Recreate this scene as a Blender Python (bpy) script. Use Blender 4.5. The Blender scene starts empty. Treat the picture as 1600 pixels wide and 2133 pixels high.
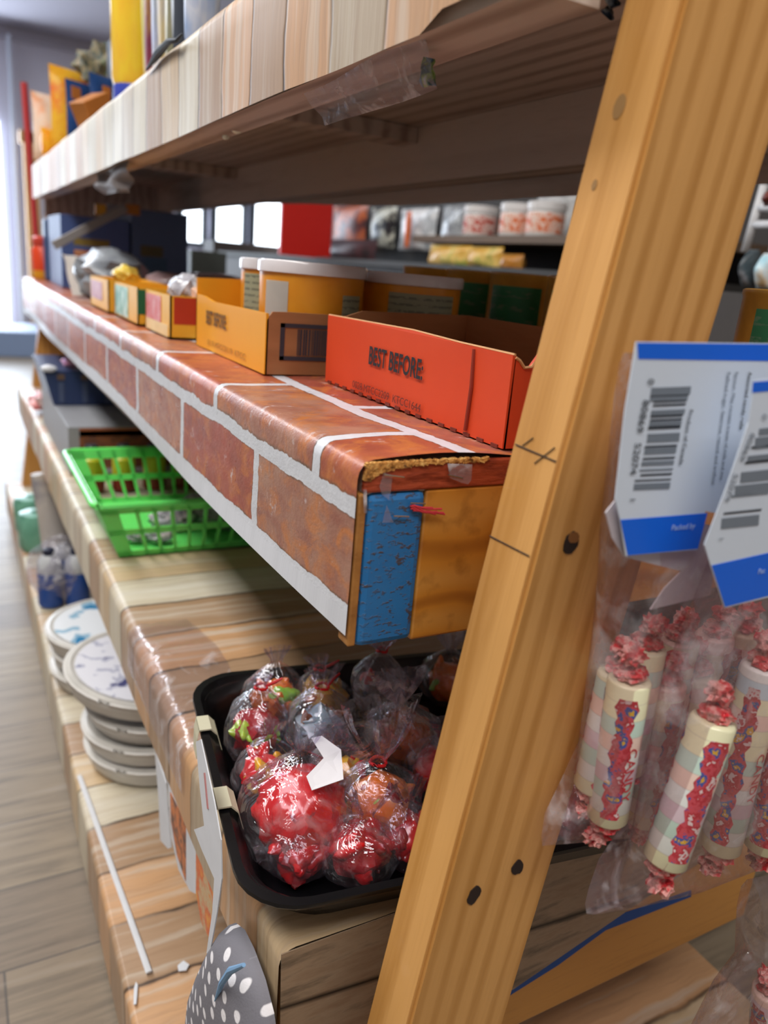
import bpy, bmesh, math, random
from mathutils import Vector, Matrix, noise
random.seed(7)
PI = math.pi
sc = bpy.context.scene
C = bpy.data.collections.new('scene'); sc.collection.children.link(C)

# ------------------------------------------------------------------ camera
EYE = Vector((0, 0, .8))                       # phone held 0.8 m above the floor
AX = Vector((0.87756258, -0.06788817, 0.47463155))   # world X, Y, Z written in camera axes (right, down, forward)
AY = Vector((-0.47174778, -0.2991192, 0.82944665))
AZ = Vector((0.08566179, -0.95179772, -0.29452191))
FPX = 1600.0
def P(px, py, X=None, Y=None, Z=None):
    """world point seen at pixel (px, py) on the plane X=, Y= or Z="""
    d = Vector((px-800, py-1066.5, FPX))
    w = Vector((AX.dot(d), AY.dot(d), AZ.dot(d)))
    s = (X/w.x) if X is not None else (Y/w.y) if Y is not None else ((Z-EYE.z)/w.z)
    return EYE + w*s
cam = bpy.data.cameras.new('camera'); co = bpy.data.objects.new('camera', cam); C.objects.link(co)
M = Matrix(((AX.x, -AX.y, -AX.z), (AY.x, -AY.y, -AY.z), (AZ.x, -AZ.y, -AZ.z))).to_4x4()
M.translation = EYE
co.matrix_world = M
cam.sensor_fit = 'VERTICAL'; cam.sensor_height = 36; cam.lens = 36*FPX/2133
cam.clip_start = .01
cam.dof.use_dof = True; cam.dof.focus_distance = .50; cam.dof.aperture_fstop = 27/4.6
sc.camera = co

# ------------------------------------------------------------------ light and exposure
sc.view_settings.view_transform = 'Standard'; sc.view_settings.look = 'None'
sc.view_settings.gamma = 1; sc.view_settings.use_curve_mapping = False
sc.view_settings.exposure = .95
w = bpy.data.worlds.new('world'); sc.world = w; w.use_nodes = True
w.node_tree.nodes['Background'].inputs[0].default_value = (.80, .88, 1, 1)
w.node_tree.nodes['Background'].inputs[1].default_value = .30
def area(name, loc, size, rot, power, col):
    l = bpy.data.lights.new(name, 'AREA'); l.shape = 'RECTANGLE'; l.size, l.size_y = size
    l.energy = power; l.color = col
    o = bpy.data.objects.new(name, l); C.objects.link(o); o.location = loc; o.rotation_euler = rot
    return o
area('aisle_ceiling_light', (-.75, 1.3, 2.45), (.5, 4.2), (0, math.radians(-12), 0), 42, (1, .97, .93))
area('far_aisle_ceiling_light', (-.5, 5.6, 2.45), (.6, 2.6), (0, 0, 0), 30, (.86, .92, 1))
area('next_aisle_ceiling_light', (2.4, 2.6, 2.45), (.5, 4), (0, 0, 0), 80, (1, .97, .94))
area('shop_front_fill_light', (.2, -.7, 2.45), (1.6, .5), (math.radians(12), 0, 0), 11, (1, .95, .90))  # unseen fill added behind the camera to brighten the near end faces
area('door_daylight', (-.2, 7.75, 1.3), (1.6, 2.0), (math.radians(-90), 0, 0), 42, (.75, .87, 1))

# ------------------------------------------------------------------ colour and material helpers
def lin(c):
    c = c.lstrip('#'); v = [int(c[i:i+2], 16)/255 for i in (0, 2, 4)]
    return tuple(x/12.92 if x <= .04045 else ((x+.055)/1.055)**2.4 for x in v) + (1,)
class NT:
    def __init__(s, name):
        s.m = bpy.data.materials.new(name); s.m.use_nodes = True; s.t = s.m.node_tree
        s.b = s.t.nodes['Principled BSDF']; s.o = s.t.nodes['Material Output']
    def n(s, typ, **kw):
        nd = s.t.nodes.new(typ)
        for k, v in kw.items():
            if k[0] == 'i': s.put(nd, int(k[1:]), v)
            else: setattr(nd, k, v)
        return nd
    def put(s, nd, i, v):
        if hasattr(v, 'links') or isinstance(v, bpy.types.NodeSocket): s.t.links.new(v, nd.inputs[i])
        else: nd.inputs[i].default_value = v
    def coord(s, kind='Object', scale=(1, 1, 1), rot=(0, 0, 0), loc=(0, 0, 0)):
        c = s.n('ShaderNodeTexCoord'); mp = s.n('ShaderNodeMapping')
        s.t.links.new(c.outputs[kind], mp.inputs[0])
        mp.inputs['Scale'].default_value = scale; mp.inputs['Rotation'].default_value = rot; mp.inputs['Location'].default_value = loc
        return mp.outputs[0]
    def noise(s, vec, scale=5, detail=4, rough=.5, dist=0, col=False):
        q = s.n('ShaderNodeTexNoise'); s.t.links.new(vec, q.inputs['Vector'])
        q.inputs['Scale'].default_value = scale; q.inputs['Detail'].default_value = detail
        q.inputs['Roughness'].default_value = rough; q.inputs['Distortion'].default_value = dist
        return q.outputs['Color' if col else 'Fac']
    def ramp(s, fac, stops, interp='LINEAR'):
        r = s.n('ShaderNodeValToRGB'); s.t.links.new(fac, r.inputs[0]); r.color_ramp.interpolation = interp
        e = r.color_ramp.elements
        while len(e) < len(stops): e.new(.5)
        for k, (p, c) in enumerate(stops):
            e[k].position = p; e[k].color = lin(c) if isinstance(c, str) else (c, c, c, 1)
        return r.outputs[0]
    def mix(s, a, b, fac, mode='MIX'):
        q = s.n('ShaderNodeMix', data_type='RGBA', blend_type=mode)
        for i, v in ((0, fac), (6, a), (7, b)):
            if isinstance(v, str): v = lin(v)
            s.put(q, i, v)
        return q.outputs[2]
    def math(s, op, a, b=0.0, c=None):
        q = s.n('ShaderNodeMath', operation=op); s.put(q, 0, a); s.put(q, 1, b)
        if c is not None: s.put(q, 2, c)
        return q.outputs[0]
    def color(s, c): s.put(s.b, 'Base Color' and 0, c if not isinstance(c, str) else lin(c)); return s
    def rough(s, v): s.put(s.b, s.b.inputs.find('Roughness'), v); return s
    def bump(s, h, strength=.3, dist=.002):
        q = s.n('ShaderNodeBump'); q.inputs['Strength'].default_value = strength; q.inputs['Distance'].default_value = dist
        s.t.links.new(h, q.inputs['Height']); s.t.links.new(q.outputs[0], s.b.inputs['Normal']); return s
_flat = {}
def flat(c, r=.5, metal=0, sub=0, trans=0, bump=0, emit=0, coat=0):
    key = (c, r, metal, sub, trans, bump, emit, coat)
    if key in _flat: return _flat[key]
    n = NT('surface_'+c.strip('#')); n.color(c).rough(r)
    n.b.inputs['Metallic'].default_value = metal
    v = n.coord()
    if not emit and not trans:
        f = n.noise(v, 60, 3)
        n.color(n.mix(c, tuple(x*.86 for x in lin(c)[:3])+(1,), f))
    if sub: n.b.inputs['Subsurface Weight'].default_value = sub; n.b.inputs['Subsurface Scale'].default_value = .005
    if trans: n.b.inputs['Transmission Weight'].default_value = trans
    if coat: n.b.inputs['Coat Weight'].default_value = coat
    if bump: n.bump(n.noise(v, 90, 3), bump, .003)
    if emit:
        n.b.inputs['Emission Color'].default_value = lin(c); n.b.inputs['Emission Strength'].default_value = emit
    _flat[key] = n.m
    return n.m
def wood(name, light, dark, axis='Y', rough=.45, knots=True, coat=.15, lean=0):
    n = NT(name)
    if lean:
        base_coord = n.coord
        def leaned(kind='Object', scale=(1, 1, 1), **k):
            sx = n.n('ShaderNodeSeparateXYZ'); n.t.links.new(base_coord('Object'), sx.inputs[0]); cb = n.n('ShaderNodeCombineXYZ')
            n.put(cb, 0, n.math('MULTIPLY', n.math('SUBTRACT', sx.outputs[0], n.math('MULTIPLY', sx.outputs[2], lean)), scale[0])); n.put(cb, 1, n.math('MULTIPLY', sx.outputs[1], scale[1])); n.put(cb, 2, n.math('MULTIPLY', sx.outputs[2], scale[2]))
            return cb.outputs[0]
        n.coord = leaned
    s = {'X': (1.2, 14, 14), 'Y': (14, 1.2, 14), 'Z': (24, 24, 1.3)}[axis]
    v = n.coord(scale=s)
    warp = n.noise(n.coord(scale=tuple(q*.35 for q in s)), 2.5, 2, .5, .5)
    f = n.noise(v, 3.2, 5, .6, 1.6)
    wv = n.n('ShaderNodeTexWave', wave_type='BANDS', bands_direction='X' if axis != 'X' else 'Y')
    n.t.links.new(v, wv.inputs[0]); wv.inputs['Scale'].default_value = .9; wv.inputs['Distortion'].default_value = 6
    wv.inputs['Detail'].default_value = 3; wv.inputs['Detail Scale'].default_value = .7
    k = n.math('ADD', n.math('MULTIPLY', f, .6), n.math('MULTIPLY', wv.outputs['Fac'], .4))
    c = n.ramp(k, [(.25, dark), (.55, light), (.8, light)])
    c = n.mix(c, dark, n.ramp(warp, [(.5, 0.0), (.8, .45)]))
    fine = n.noise(n.coord(scale=tuple(q*8 for q in s)), 3, 2)
    c = n.mix(c, dark, n.ramp(fine, [(.55, 0.0), (.9, .35)]))
    n.color(c).rough(rough); n.b.inputs['Coat Weight'].default_value = coat
    n.bump(fine, .12, .001)
    return n.m

def plank_vinyl():
    """printed plank pattern: UV.x counts planks along the shelf, UV.y runs across (metres)"""
    n = NT('plank_print_vinyl')
    uv = n.coord('UV')
    wob = n.noise(n.coord('UV', (1.2, 9, 1)), 2.2, 3)
    sx = n.n('ShaderNodeSeparateXYZ'); n.t.links.new(uv, sx.inputs[0])
    u = n.math('ADD', sx.outputs[0], n.math('MULTIPLY', wob, .14))
    idx = n.math('FLOOR', u); fr = n.math('FRACT', u)
    wn = n.n('ShaderNodeTexWhiteNoise', noise_dimensions='1D'); n.t.links.new(idx, wn.inputs['W'])
    base = n.ramp(wn.outputs['Value'], [(0, '#c9b08c'), (.16, '#b98e66'), (.32, '#cfc6b0'), (.48, '#c89c72'), (.64, '#a98a6c'), (.8, '#c2b79c'), (.92, '#b5a58d')], 'CONSTANT')
    cmb = n.n('ShaderNodeCombineXYZ'); n.put(cmb, 0, n.math('MULTIPLY', u, 9.0)); n.put(cmb, 1, n.math('MULTIPLY', sx.outputs[1], 5.0)); n.put(cmb, 2, idx)
    g = n.noise(cmb.outputs[0], 1.4, 6, .62, 1.0)
    c = n.mix(base, '#8b6a4c', n.ramp(g, [(.42, 0.0), (.75, .5)]))
    c = n.mix(c, '#dcd8cc', n.ramp(n.noise(cmb.outputs[0], .7, 3), [(.5, 0.0), (.75, .6)]))
    edge = n.math('ABSOLUTE', n.math('SUBTRACT', fr, .5))
    seam = n.ramp(edge, [(.455, 0.0), (.475, .4), (.49, 1.0)])
    vary = n.ramp(n.noise(n.coord('UV', (.6, 3, 1)), 3, 2), [(.35, .35), (.6, 1.0)])
    c = n.mix(c, '#4a382b', n.math('MULTIPLY', seam, vary))
    n.color(c).rough(.42); n.bump(n.math('SUBTRACT', 1.0, seam), .25, .001)
    return n.m
def brick_vinyl():
    """printed brick pattern: UV.y counts courses, UV.x runs along them in the same unit"""
    n = NT('brick_print_vinyl')
    uv = n.coord('UV')
    w1 = n.noise(uv, 1.3, 3, .5, 0, True); w2 = n.noise(uv, 9, 3, .6, 0, True)
    a = n.n('ShaderNodeVectorMath', operation='MULTIPLY_ADD'); n.t.links.new(w1, a.inputs[0]); a.inputs[1].default_value = (.16, .10, 0); n.t.links.new(uv, a.inputs[2])
    b = n.n('ShaderNodeVectorMath', operation='MULTIPLY_ADD'); n.t.links.new(w2, b.inputs[0]); b.inputs[1].default_value = (.05, .05, 0); n.t.links.new(a.outputs[0], b.inputs[2])
    sub = n.n('ShaderNodeVectorMath', operation='SUBTRACT'); n.t.links.new(b.outputs[0], sub.inputs[0]); sub.inputs[1].default_value = (.105, .075, 0)
    def brick(ms, sm):
        q = n.n('ShaderNodeTexBrick', offset=.5, offset_frequency=2, squash=1)
        n.t.links.new(sub.outputs[0], q.inputs['Vector']); q.inputs['Scale'].default_value = 1
        q.inputs['Mortar Size'].default_value = ms; q.inputs['Mortar Smooth'].default_value = sm
        q.inputs['Brick Width'].default_value = 2.6667; q.inputs['Row Height'].default_value = 1
        q.inputs['Bias'].default_value = 0
        q.inputs['Color1'].default_value = (0, 0, 0, 1); q.inputs['Color2'].default_value = (1, 1, 1, 1); q.inputs['Mortar'].default_value = (.5, .5, .5, 1)
        return q
    q = brick(.075, .12); q2 = brick(.098, .25)
    per = n.n('ShaderNodeSeparateColor'); n.t.links.new(q.outputs['Color'], per.inputs[0])
    base = n.ramp(per.outputs[0], [(0, '#a25440'), (.25, '#b8643f'), (.5, '#a85240'), (.72, '#a58474'), (1, '#c26632')])
    blotch = n.noise(uv, 2.0, 5, .6)
    c = n.mix(base, '#8a4438', n.ramp(blotch, [(.4, 0.0), (.65, .7)]))
    c = n.mix(c, '#c87a3c', n.ramp(n.noise(uv, 3.1, 5, .65, .8), [(.48, 0.0), (.66, .75)]))
    c = n.mix(c, '#d2c5c6', n.ramp(n.noise(n.coord('UV', (1, .6, 1), loc=(5, 2, 0)), 4.2, 8, .72), [(.60, 0.0), (.68, .85)]))
    c = n.mix(c, '#3d2a26', n.ramp(n.noise(uv, 14, 4, .7), [(.70, 0.0), (.76, .8)]))
    mort = n.mix('#e2e6ee', '#c6cad2', n.noise(uv, 5, 4))
    c = n.mix(c, '#5b4a3a', n.math('MULTIPLY', q2.outputs['Fac'], n.ramp(blotch, [(.4, .2), (.6, .9)])))
    c = n.mix(c, mort, q.outputs['Fac'])
    n.color(c).rough(n.ramp(n.noise(uv, 6, 3), [(.3, .26), (.7, .42)]))
    n.bump(n.noise(uv, 22, 4, .6), .18, .002)
    return n.m
def film(name, tint='#f4f2f8', haze=.10, gloss=.30, wr=55, bump=.9, rough=.09):
    """thin clear plastic: transparent with a glossy skin and a trace of milky scatter"""
    n = NT(name); t = n.t; t.nodes.remove(n.b)
    tr = n.n('ShaderNodeBsdfTransparent', i0=lin(tint)); gl = n.n('ShaderNodeBsdfGlossy'); gl.inputs['Roughness'].default_value = rough
    gl.inputs['Color'].default_value = (.95, .95, 1, 1)
    df = n.n('ShaderNodeBsdfDiffuse'); df.inputs[0].default_value = (.8, .8, .84, 1)
    v = n.coord()
    h = n.math('ADD', n.noise(v, wr, 3, .5, 2.2), n.math('MULTIPLY', n.noise(v, wr*2.7, 3, .6, 1.2), .35))
    bp = n.n('ShaderNodeBump'); bp.inputs['Strength'].default_value = bump; bp.inputs['Distance'].default_value = .006
    t.links.new(h, bp.inputs['Height']); t.links.new(bp.outputs[0], gl.inputs['Normal'])
    lw = n.n('ShaderNodeLayerWeight'); lw.inputs['Blend'].default_value = .35; t.links.new(bp.outputs[0], lw.inputs['Normal'])
    m1 = n.n('ShaderNodeMixShader'); n.put(m1, 0, n.math('ADD', n.math('MULTIPLY', lw.outputs['Facing'], gloss), gloss*.12)); t.links.new(tr.outputs[0], m1.inputs[1]); t.links.new(gl.outputs[0], m1.inputs[2])
    cre = n.ramp(n.math('MULTIPLY', h, .74), [(.52, haze*.25), (.66, min(1, haze*3))])
    m2 = n.n('ShaderNodeMixShader'); n.put(m2, 0, cre); t.links.new(m1.outputs[0], m2.inputs[1]); t.links.new(df.outputs[0], m2.inputs[2])
    t.links.new(m2.outputs[0], n.o.inputs[0])
    return n.m
def blotch(name, cols, scale=20, rough=.35, bump=.2, stretch=(1, 1, 1), interp='LINEAR'):
    n = NT(name); v = n.coord(scale=stretch)
    f = n.noise(v, scale, 4, .6)
    k = len(cols)
    n.color(n.ramp(f, [(.32+.36*i/max(1, k-1), c) for i, c in enumerate(cols)], interp)).rough(rough)
    if bump: n.bump(n.noise(v, scale*2.2, 3), bump, .004)
    return n.m

M_PINE = wood('pine_post_wood', '#d29c56', '#b57a35', 'Z', .4)
M_BEAM = wood('pine_beam_wood', '#c98f45', '#8f5a24', 'X', .4)
M_BOARD = wood('brown_board_wood', '#c8bab0', '#9e8c80', 'Y', .6, coat=0)
M_PLANK = plank_vinyl(); M_BRICK = brick_vinyl()
M_FILM = film('clear_bag_film', haze=.06, gloss=.40, wr=20, bump=.9, rough=.05); M_FILMC = film('cloudy_bag_film', '#ece8f0', haze=.22, gloss=.5, wr=26, bump=.9, rough=.07); M_FILM2 = film('clear_header_bag_film', '#f6eef0', haze=.09, gloss=.26, wr=22, bump=.5)
M_FILM3 = film('dull_clear_tape', haze=.30, gloss=.12, wr=20, bump=.3, rough=.3)
M_BLACK = NT('black_tray_plastic').color('#0c0c0f').rough(.28).m
M_KRAFT = blotch('kraft_cardboard', ['#a9744a', '#98653e'], 8, .8, .1, (1, 1, 6))
M_INK = flat('#22242c', .7); M_INKF = flat('#6b2b23', .8)

# ------------------------------------------------------------------ mesh helpers
def obj(name, bm, mat, parent=None, smooth=False, loc=None):
    me = bpy.data.meshes.new(name)
    if loc is not None: bmesh.ops.translate(bm, verts=bm.verts, vec=-Vector(loc))
    bmesh.ops.recalc_face_normals(bm, faces=bm.faces)
    if smooth:
        for e in bm.edges:
            if len(e.link_faces) == 2 and e.calc_face_angle(0) > .75: e.smooth = False
    bm.to_mesh(me); bm.free()
    for m in (mat if isinstance(mat, (list, tuple)) else [mat]): me.materials.append(m)
    if smooth: me.polygons.foreach_set('use_smooth', [True]*len(me.polygons))
    o = bpy.data.objects.new(name, me); C.objects.link(o)
    if parent: o.parent = parent
    elif loc is not None: o.location = loc
    return o
def tag(o, label=None, cat=None, group=None, kind=None):
    for k, v in (('label', label), ('category', cat), ('group', group), ('kind', kind)):
        if v: o[k] = v
    return o
def thing(name, label, cat, loc, group=None, rz=0):
    o = bpy.data.objects.new(name, None); C.objects.link(o); o.location = loc; o.rotation_euler[2] = rz
    o.empty_display_size = .02
    return tag(o, label, cat, group)
def part(name, bm, mat, root, smooth=False, world=True, label=None):
    """bm built in world coordinates, moved into the root's own coordinates"""
    off = Vector((0, 0, 0)); r = root
    while r is not None and world: off += r.location; r = r.parent
    me_o = obj(name, bm, mat, root, smooth, off if world else None)
    if label: me_o['label'] = label
    return me_o
def structure(name, bm, mat): return tag(obj(name, bm, mat), kind='structure')
def box(bm, x0, y0, z0, x1, y1, z1, bev=0, rot=None, piv=None):
    g = bmesh.ops.create_cube(bm, size=1)['verts']
    for v in g: v.co = Vector((x0+(v.co.x+.5)*(x1-x0), y0+(v.co.y+.5)*(y1-y0), z0+(v.co.z+.5)*(z1-z0)))
    if bev:
        es = list({e for v in g for e in v.link_edges})
        r = bmesh.ops.bevel(bm, geom=es, offset=bev, segments=2, affect='EDGES', profile=.5)
        g = list({v for v in r['verts']} | {v for f in r['faces'] for v in f.verts})
    if rot:
        p = Vector(piv) if piv else Vector(((x0+x1)/2, (y0+y1)/2, (z0+z1)/2))
        for v in g: v.co = p + rot @ (v.co-p)
    return g
def nb(): return bmesh.new()
def bx(*a, **k): b = nb(); box(b, *a, **k); return b
def lathe(bm, prof, c, n=24, wob=None, cap=True, tilt=None):
    c = Vector(c); rings = []
    for (r, z) in prof:
        ring = []
        for i in range(n):
            a = 2*PI*i/n; rr = r*(1+(wob(a, z) if wob else 0))
            p = Vector((rr*math.cos(a), rr*math.sin(a), z))
            if tilt: p = tilt @ p
            ring.append(bm.verts.new(c+p))
        rings.append(ring)
    for a, b in zip(rings, rings[1:]):
        for i in range(n): bm.faces.new((a[i], a[(i+1) % n], b[(i+1) % n], b[i]))
    if cap:
        bm.faces.new(rings[0][::-1]); bm.faces.new(rings[-1])
    return rings
def tube(bm, pts, r, n=8):
    pts = [Vector(p) for p in pts]; rings = []
    for i, p in enumerate(pts):
        d = (pts[min(i+1, len(pts)-1)]-pts[max(i-1, 0)]).normalized()
        u = d.orthogonal().normalized(); v = d.cross(u)
        rr = r[i] if isinstance(r, (list, tuple)) else r
        rings.append([bm.verts.new(p+u*rr*math.cos(2*PI*k/n)+v*rr*math.sin(2*PI*k/n)) for k in range(n)])
    for a, b in zip(rings, rings[1:]):
        for k in range(n): bm.faces.new((a[k], a[(k+1) % n], b[(k+1) % n], b[k]))
    bm.faces.new(rings[0][::-1]); bm.faces.new(rings[-1])
def slab(bm, pts, d):
    """a polygon given as world points, thickened by the vector d"""
    d = Vector(d); a = [bm.verts.new(Vector(p)) for p in pts]; b = [bm.verts.new(Vector(p)+d) for p in pts]
    bm.faces.new(a); bm.faces.new(b[::-1])
    for i in range(len(a)): bm.faces.new((a[i], b[i], b[(i+1) % len(a)], a[(i+1) % len(a)]))
def loft(bm, prof, y0, y1, ny, uvf, jit=0):
    """a sheet with cross-section prof [(x, z)] swept along Y, with UVs from uvf(s, y)"""
    uvl = bm.loops.layers.uv.verify(); s = [0]
    for a, b in zip(prof, prof[1:]): s.append(s[-1]+math.dist(a, b))
    g = []
    for j in range(ny+1):
        y = y0+(y1-y0)*j/ny
        g.append([bm.verts.new((x+jit*noise.noise(Vector((x*9, y*7, z*9))), y, z+jit*noise.noise(Vector((x*9+4, y*7, z*9))))) for x, z in prof])
    for j in range(ny):
        for i in range(len(prof)-1):
            f = bm.faces.new((g[j][i], g[j+1][i], g[j+1][i+1], g[j][i+1]))
            for l, (ii, jj) in zip(f.loops, ((i, j), (i, j+1), (i+1, j+1), (i+1, j))):
                l[uvl].uv = uvf(s[ii], y0+(y1-y0)*jj/ny)
    return g
def nose(x0, xin, ztop, zbot, r=.008):
    """shelf profile from the back of the top, round the front nosing, down to its bottom edge"""
    p = [(xin, ztop)] + [(xin+(x0+r-xin)*k/8, ztop) for k in range(1, 9)]
    p += [(x0+r-r*math.sin(a), ztop-r+r*math.cos(a)) for a in (PI/8, PI/4, 3*PI/8, PI/2)]
    p += [(x0, ztop-r+(zbot-ztop+r)*k/5) for k in range(1, 6)]
    return p
def crumple(bm, c, r, seed=0, amp=.35, sub=3, sq=(1, 1, 1), fr=2.2):
    g = bmesh.ops.create_icosphere(bm, subdivisions=sub, radius=1)['verts']
    for v in g:
        k = 1+amp*noise.noise(v.co*fr+Vector((seed*3.1, seed, 0)))+amp*.4*noise.noise(v.co*fr*2.6+Vector((seed, 0, 9)))
        v.co = Vector(c)+Vector((v.co.x*r*sq[0], v.co.y*r*sq[1], v.co.z*r*sq[2]))*k
    return g
def text(body, size, mat, parent, loc, ux, uy, name='printed_text', bold=0, sx=1, align='LEFT'):
    """flat lettering: origin loc, reading direction ux, up direction uy"""
    cu = bpy.data.curves.new('lettering', 'FONT'); cu.body = body; cu.size = size; cu.align_x = align; cu.offset = bold; cu.extrude = .00004
    cu.resolution_u = 3
    to = bpy.data.objects.new('lettering', cu); C.objects.link(to)
    me = bpy.data.meshes.new_from_object(to.evaluated_get(bpy.context.evaluated_depsgraph_get()))
    bpy.data.objects.remove(to); bpy.data.curves.remove(cu)
    ux = Vector(ux).normalized(); uy = Vector(uy); uy = (uy-uy.dot(ux)*ux).normalized(); uz = ux.cross(uy)
    off = Vector((0, 0, 0)); r = parent
    while r is not None: off += r.location; r = r.parent
    for v in me.vertices: v.co = Vector(loc)-off+ux*v.co.x*sx+uy*v.co.y+uz*v.co.z
    me.materials.clear(); me.materials.append(mat); me.name = name
    o = bpy.data.objects.new(name, me); C.objects.link(o); o.parent = parent
    return o
def copy_tree(o, parent=None):
    c = o.copy(); C.objects.link(c)
    if parent is not None: c.parent = parent
    for ch in list(o.children): copy_tree(ch, c)
    return c

# ================================================================== THE SETTING
def floor_mat():
    n = NT('grey_brown_floor_planks')
    v = n.coord(scale=(1, 1, 1)); q = n.n('ShaderNodeTexBrick', offset=.37, offset_frequency=2)
    n.t.links.new(v, q.inputs[0]); q.inputs['Scale'].default_value = 1; q.inputs['Brick Width'].default_value = .9; q.inputs['Row Height'].default_value = .13
    q.inputs['Mortar Size'].default_value = .0015; q.inputs['Color1'].default_value = lin('#94856f'); q.inputs['Color2'].default_value = lin('#7c6e60'); q.inputs['Mortar'].default_value = lin('#5a524b')
    g = n.noise(n.coord(scale=(2.2, 30, 1)), 2.2, 7, .65, .8)
    c = n.mix(q.outputs[0], '#51483f', n.ramp(g, [(.45, 0.0), (.75, .8)])); c = n.mix(c, '#9b9186', n.ramp(g, [(.22, .7), (.42, 0.0)]))
    n.color(c).rough(.38); n.bump(g, .1, .001); return n.m
structure('floor', bx(-2.6, -1.2, -.05, 5.2, 8.2, 0), floor_mat())
structure('ceiling', bx(-2.6, -1.2, 2.5, 5.2, 8.2, 2.55), flat('#a5a1ac', .9))
structure('wall_back', bx(-2.6, 8.0, 0, 5.2, 8.1, 2.5), flat('#cfccd8', .85))
structure('wall_front', bx(-2.6, -1.3, 0, 5.2, -1.2, 2.5), flat('#8f8a88', .85))
structure('wall_left', bx(-2.7, -1.2, 0, -2.6, 8.0, 2.5), flat('#a5a09c', .85))
structure('wall_right', bx(5.1, -1.2, 0, 5.2, 8.0, 2.5), flat('#8b8480', .85))
structure('trim_1', bx(-2.6, 7.93, 2.40, 5.2, 8.0, 2.5, bev=.01), flat('#a9a4ae', .7))
# door to the bright street at the end of the aisle
a = P(-8, 250, Y=7.9); b = P(20, 640, Y=7.9)
bm = nb(); box(bm, a.x-.9, 7.93, .05, b.x, 7.95, a.z); box(bm, a.x-.95, 7.88, .0, a.x-.88, 7.98, a.z+.05)
structure('door_1', bm, flat('#e6f0ff', .3, emit=1.6))
p0 = P(22, 232, Y=7.8); p1 = P(47, 690, Y=7.8)
structure('trim_2', bx(p0.x, 7.76, 0, p1.x+.02, 7.92, 2.40, bev=.01), flat('#c6cedb', .5))
p0 = P(25, 268, Y=7.7); p1 = P(42, 640, Y=7.7); p2 = P(62, 268, Y=7.7)
bm = nb(); box(bm, p2.x-.06, 7.66, 0, p2.x+.05, 7.74, p0.z, bev=.006); box(bm, p0.x+.05, 7.66, p0.z-.1, p2.x+.05, 7.74, p0.z, bev=.006)
structure('trim_3', bm, wood('far_door_frame_wood', '#c99a5e', '#a87a42', 'Z'))
p0 = P(0, 690, Y=6.2); p1 = P(88, 690, Y=6.2)
structure('trim_4', bx(p0.x-1.2, 6.2, 0, p1.x+.3, 6.9, p0.z, bev=.01), flat('#7f93b4', .5))

# ================================================================== THE SHELVING UNIT
Y0, Y1 = .342, 2.45
unit = thing('wooden_shelf_unit', 'long pine display shelf unit with leaning posts and vinyl covered shelves', 'shelving', (.4, 1.4, 0))
def post_x(z): return .2501+.142*(z-.8)
bm = nb()
def post(bm, y0, y1, dx=0, wd=.088, z0=0, z1=1.9):
    pts = [(post_x(z0)+dx, z0), (post_x(z1)+dx, z1), (post_x(z1)+dx+wd, z1), (post_x(z0)+dx+wd, z0)]
    slab(bm, [(x, y0, z) for x, z in pts], (0, y1-y0, 0))
    bmesh.ops.bevel(bm, geom=bm.edges[:], offset=.0022, segments=2, affect='EDGES')
def post_mat():
    m = wood('leaning_post_wood', '#d8a25e', '#bd8642', 'Z', .38, lean=.142)
    return m
post(bm, .261, .2975, 0, .0766)
npost = part('post', bm, post_mat(), unit, label='near leaning pine post with pencil marks and screw holes')
bm = nb(); post(bm, Y1, Y1+.042, -.004, z1=.90); part('post', bm, M_PINE, unit)
# blocks that hold the post off the shelf ends
for z0_, z1_ in ((.625, .675), (.30, .35)):
    xx = post_x((z0_+z1_)/2)+.044; part('spacer_block', bx(xx, .2975, z0_, xx+.028, Y0+.001, z1_, bev=.001), M_BEAM, unit)
# knots, screw holes and pencil lines belong to the near post
def decal(px, py, rx, rz, mat, name, Y=.2604, parent=npost, rot=0, dep=.0006):
    c = P(px, py, Y=Y); bm = nb(); n = 14; pts = []
    for k in range(n):
        q = 2*PI*k/n; rr = 1+.22*noise.noise(Vector((math.cos(q)*1.3+px, math.sin(q)*1.3, py)))
        x, z = rx*rr*math.cos(q), rz*rr*math.sin(q)
        pts.append((c.x+x*math.cos(rot)-z*math.sin(rot), Y, c.z+x*math.sin(rot)+z*math.cos(rot)))
    slab(bm, pts, (0, dep, 0)); return part(name, bm, mat, parent)
decal(1190, 1132, .0045, .0058, flat('#2a1a12', .9), 'screw_hole', rot=-.3)
decal(1196, 1120, .0035, .003, flat('#8a5a2c', .7), 'screw_hole_rim', Y=.2602, rot=-.3)
decal(1079, 1808, .004, .005, flat('#2a1a12', .9), 'screw_hole', rot=.3)
decal(988, 1866, .004, .006, flat('#2a1a12', .9), 'screw_hole', rot=-.3)
def on_front(px, py, out=.0005):       # a point on the post's narrow front face
    d = Vector((px-800, py-1066.5, FPX)); w_ = Vector((AX.dot(d), AY.dot(d), AZ.dot(d)))
    s = .2501/(w_.x-.142*w_.z); p = EYE+w_*s; p.x -= out; return p
def line_on_front(p, q, r, name, mat):
    a, b = on_front(*p), on_front(*q); bm = nb(); tube(bm, [a, b], r, 5); part(name, bm, mat, npost)
M_PEN = flat('#3c3430', .9)
for p, q in (((1075, 925), (1160, 961)), ((1090, 928), (1112, 912)), ((1115, 965), (1157, 932)), ((1022, 1116), (1104, 1158))):
    line_on_front(p, q, .00028, 'pencil_mark', M_PEN)
for (px, py, r) in ((1291, 222, .0035), (1239, 385, .0016)):
    c = on_front(px, py, .0003); bm = nb()
    slab(bm, [(c.x+.142*r*1.5*math.sin(q), c.y+r*math.cos(q), c.z+r*1.5*math.sin(q)) for q in [2*PI*k/12 for k in range(12)]], (.0006, 0, 0))
    part('knot', bm, flat('#a17a48', .6), npost)

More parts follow.
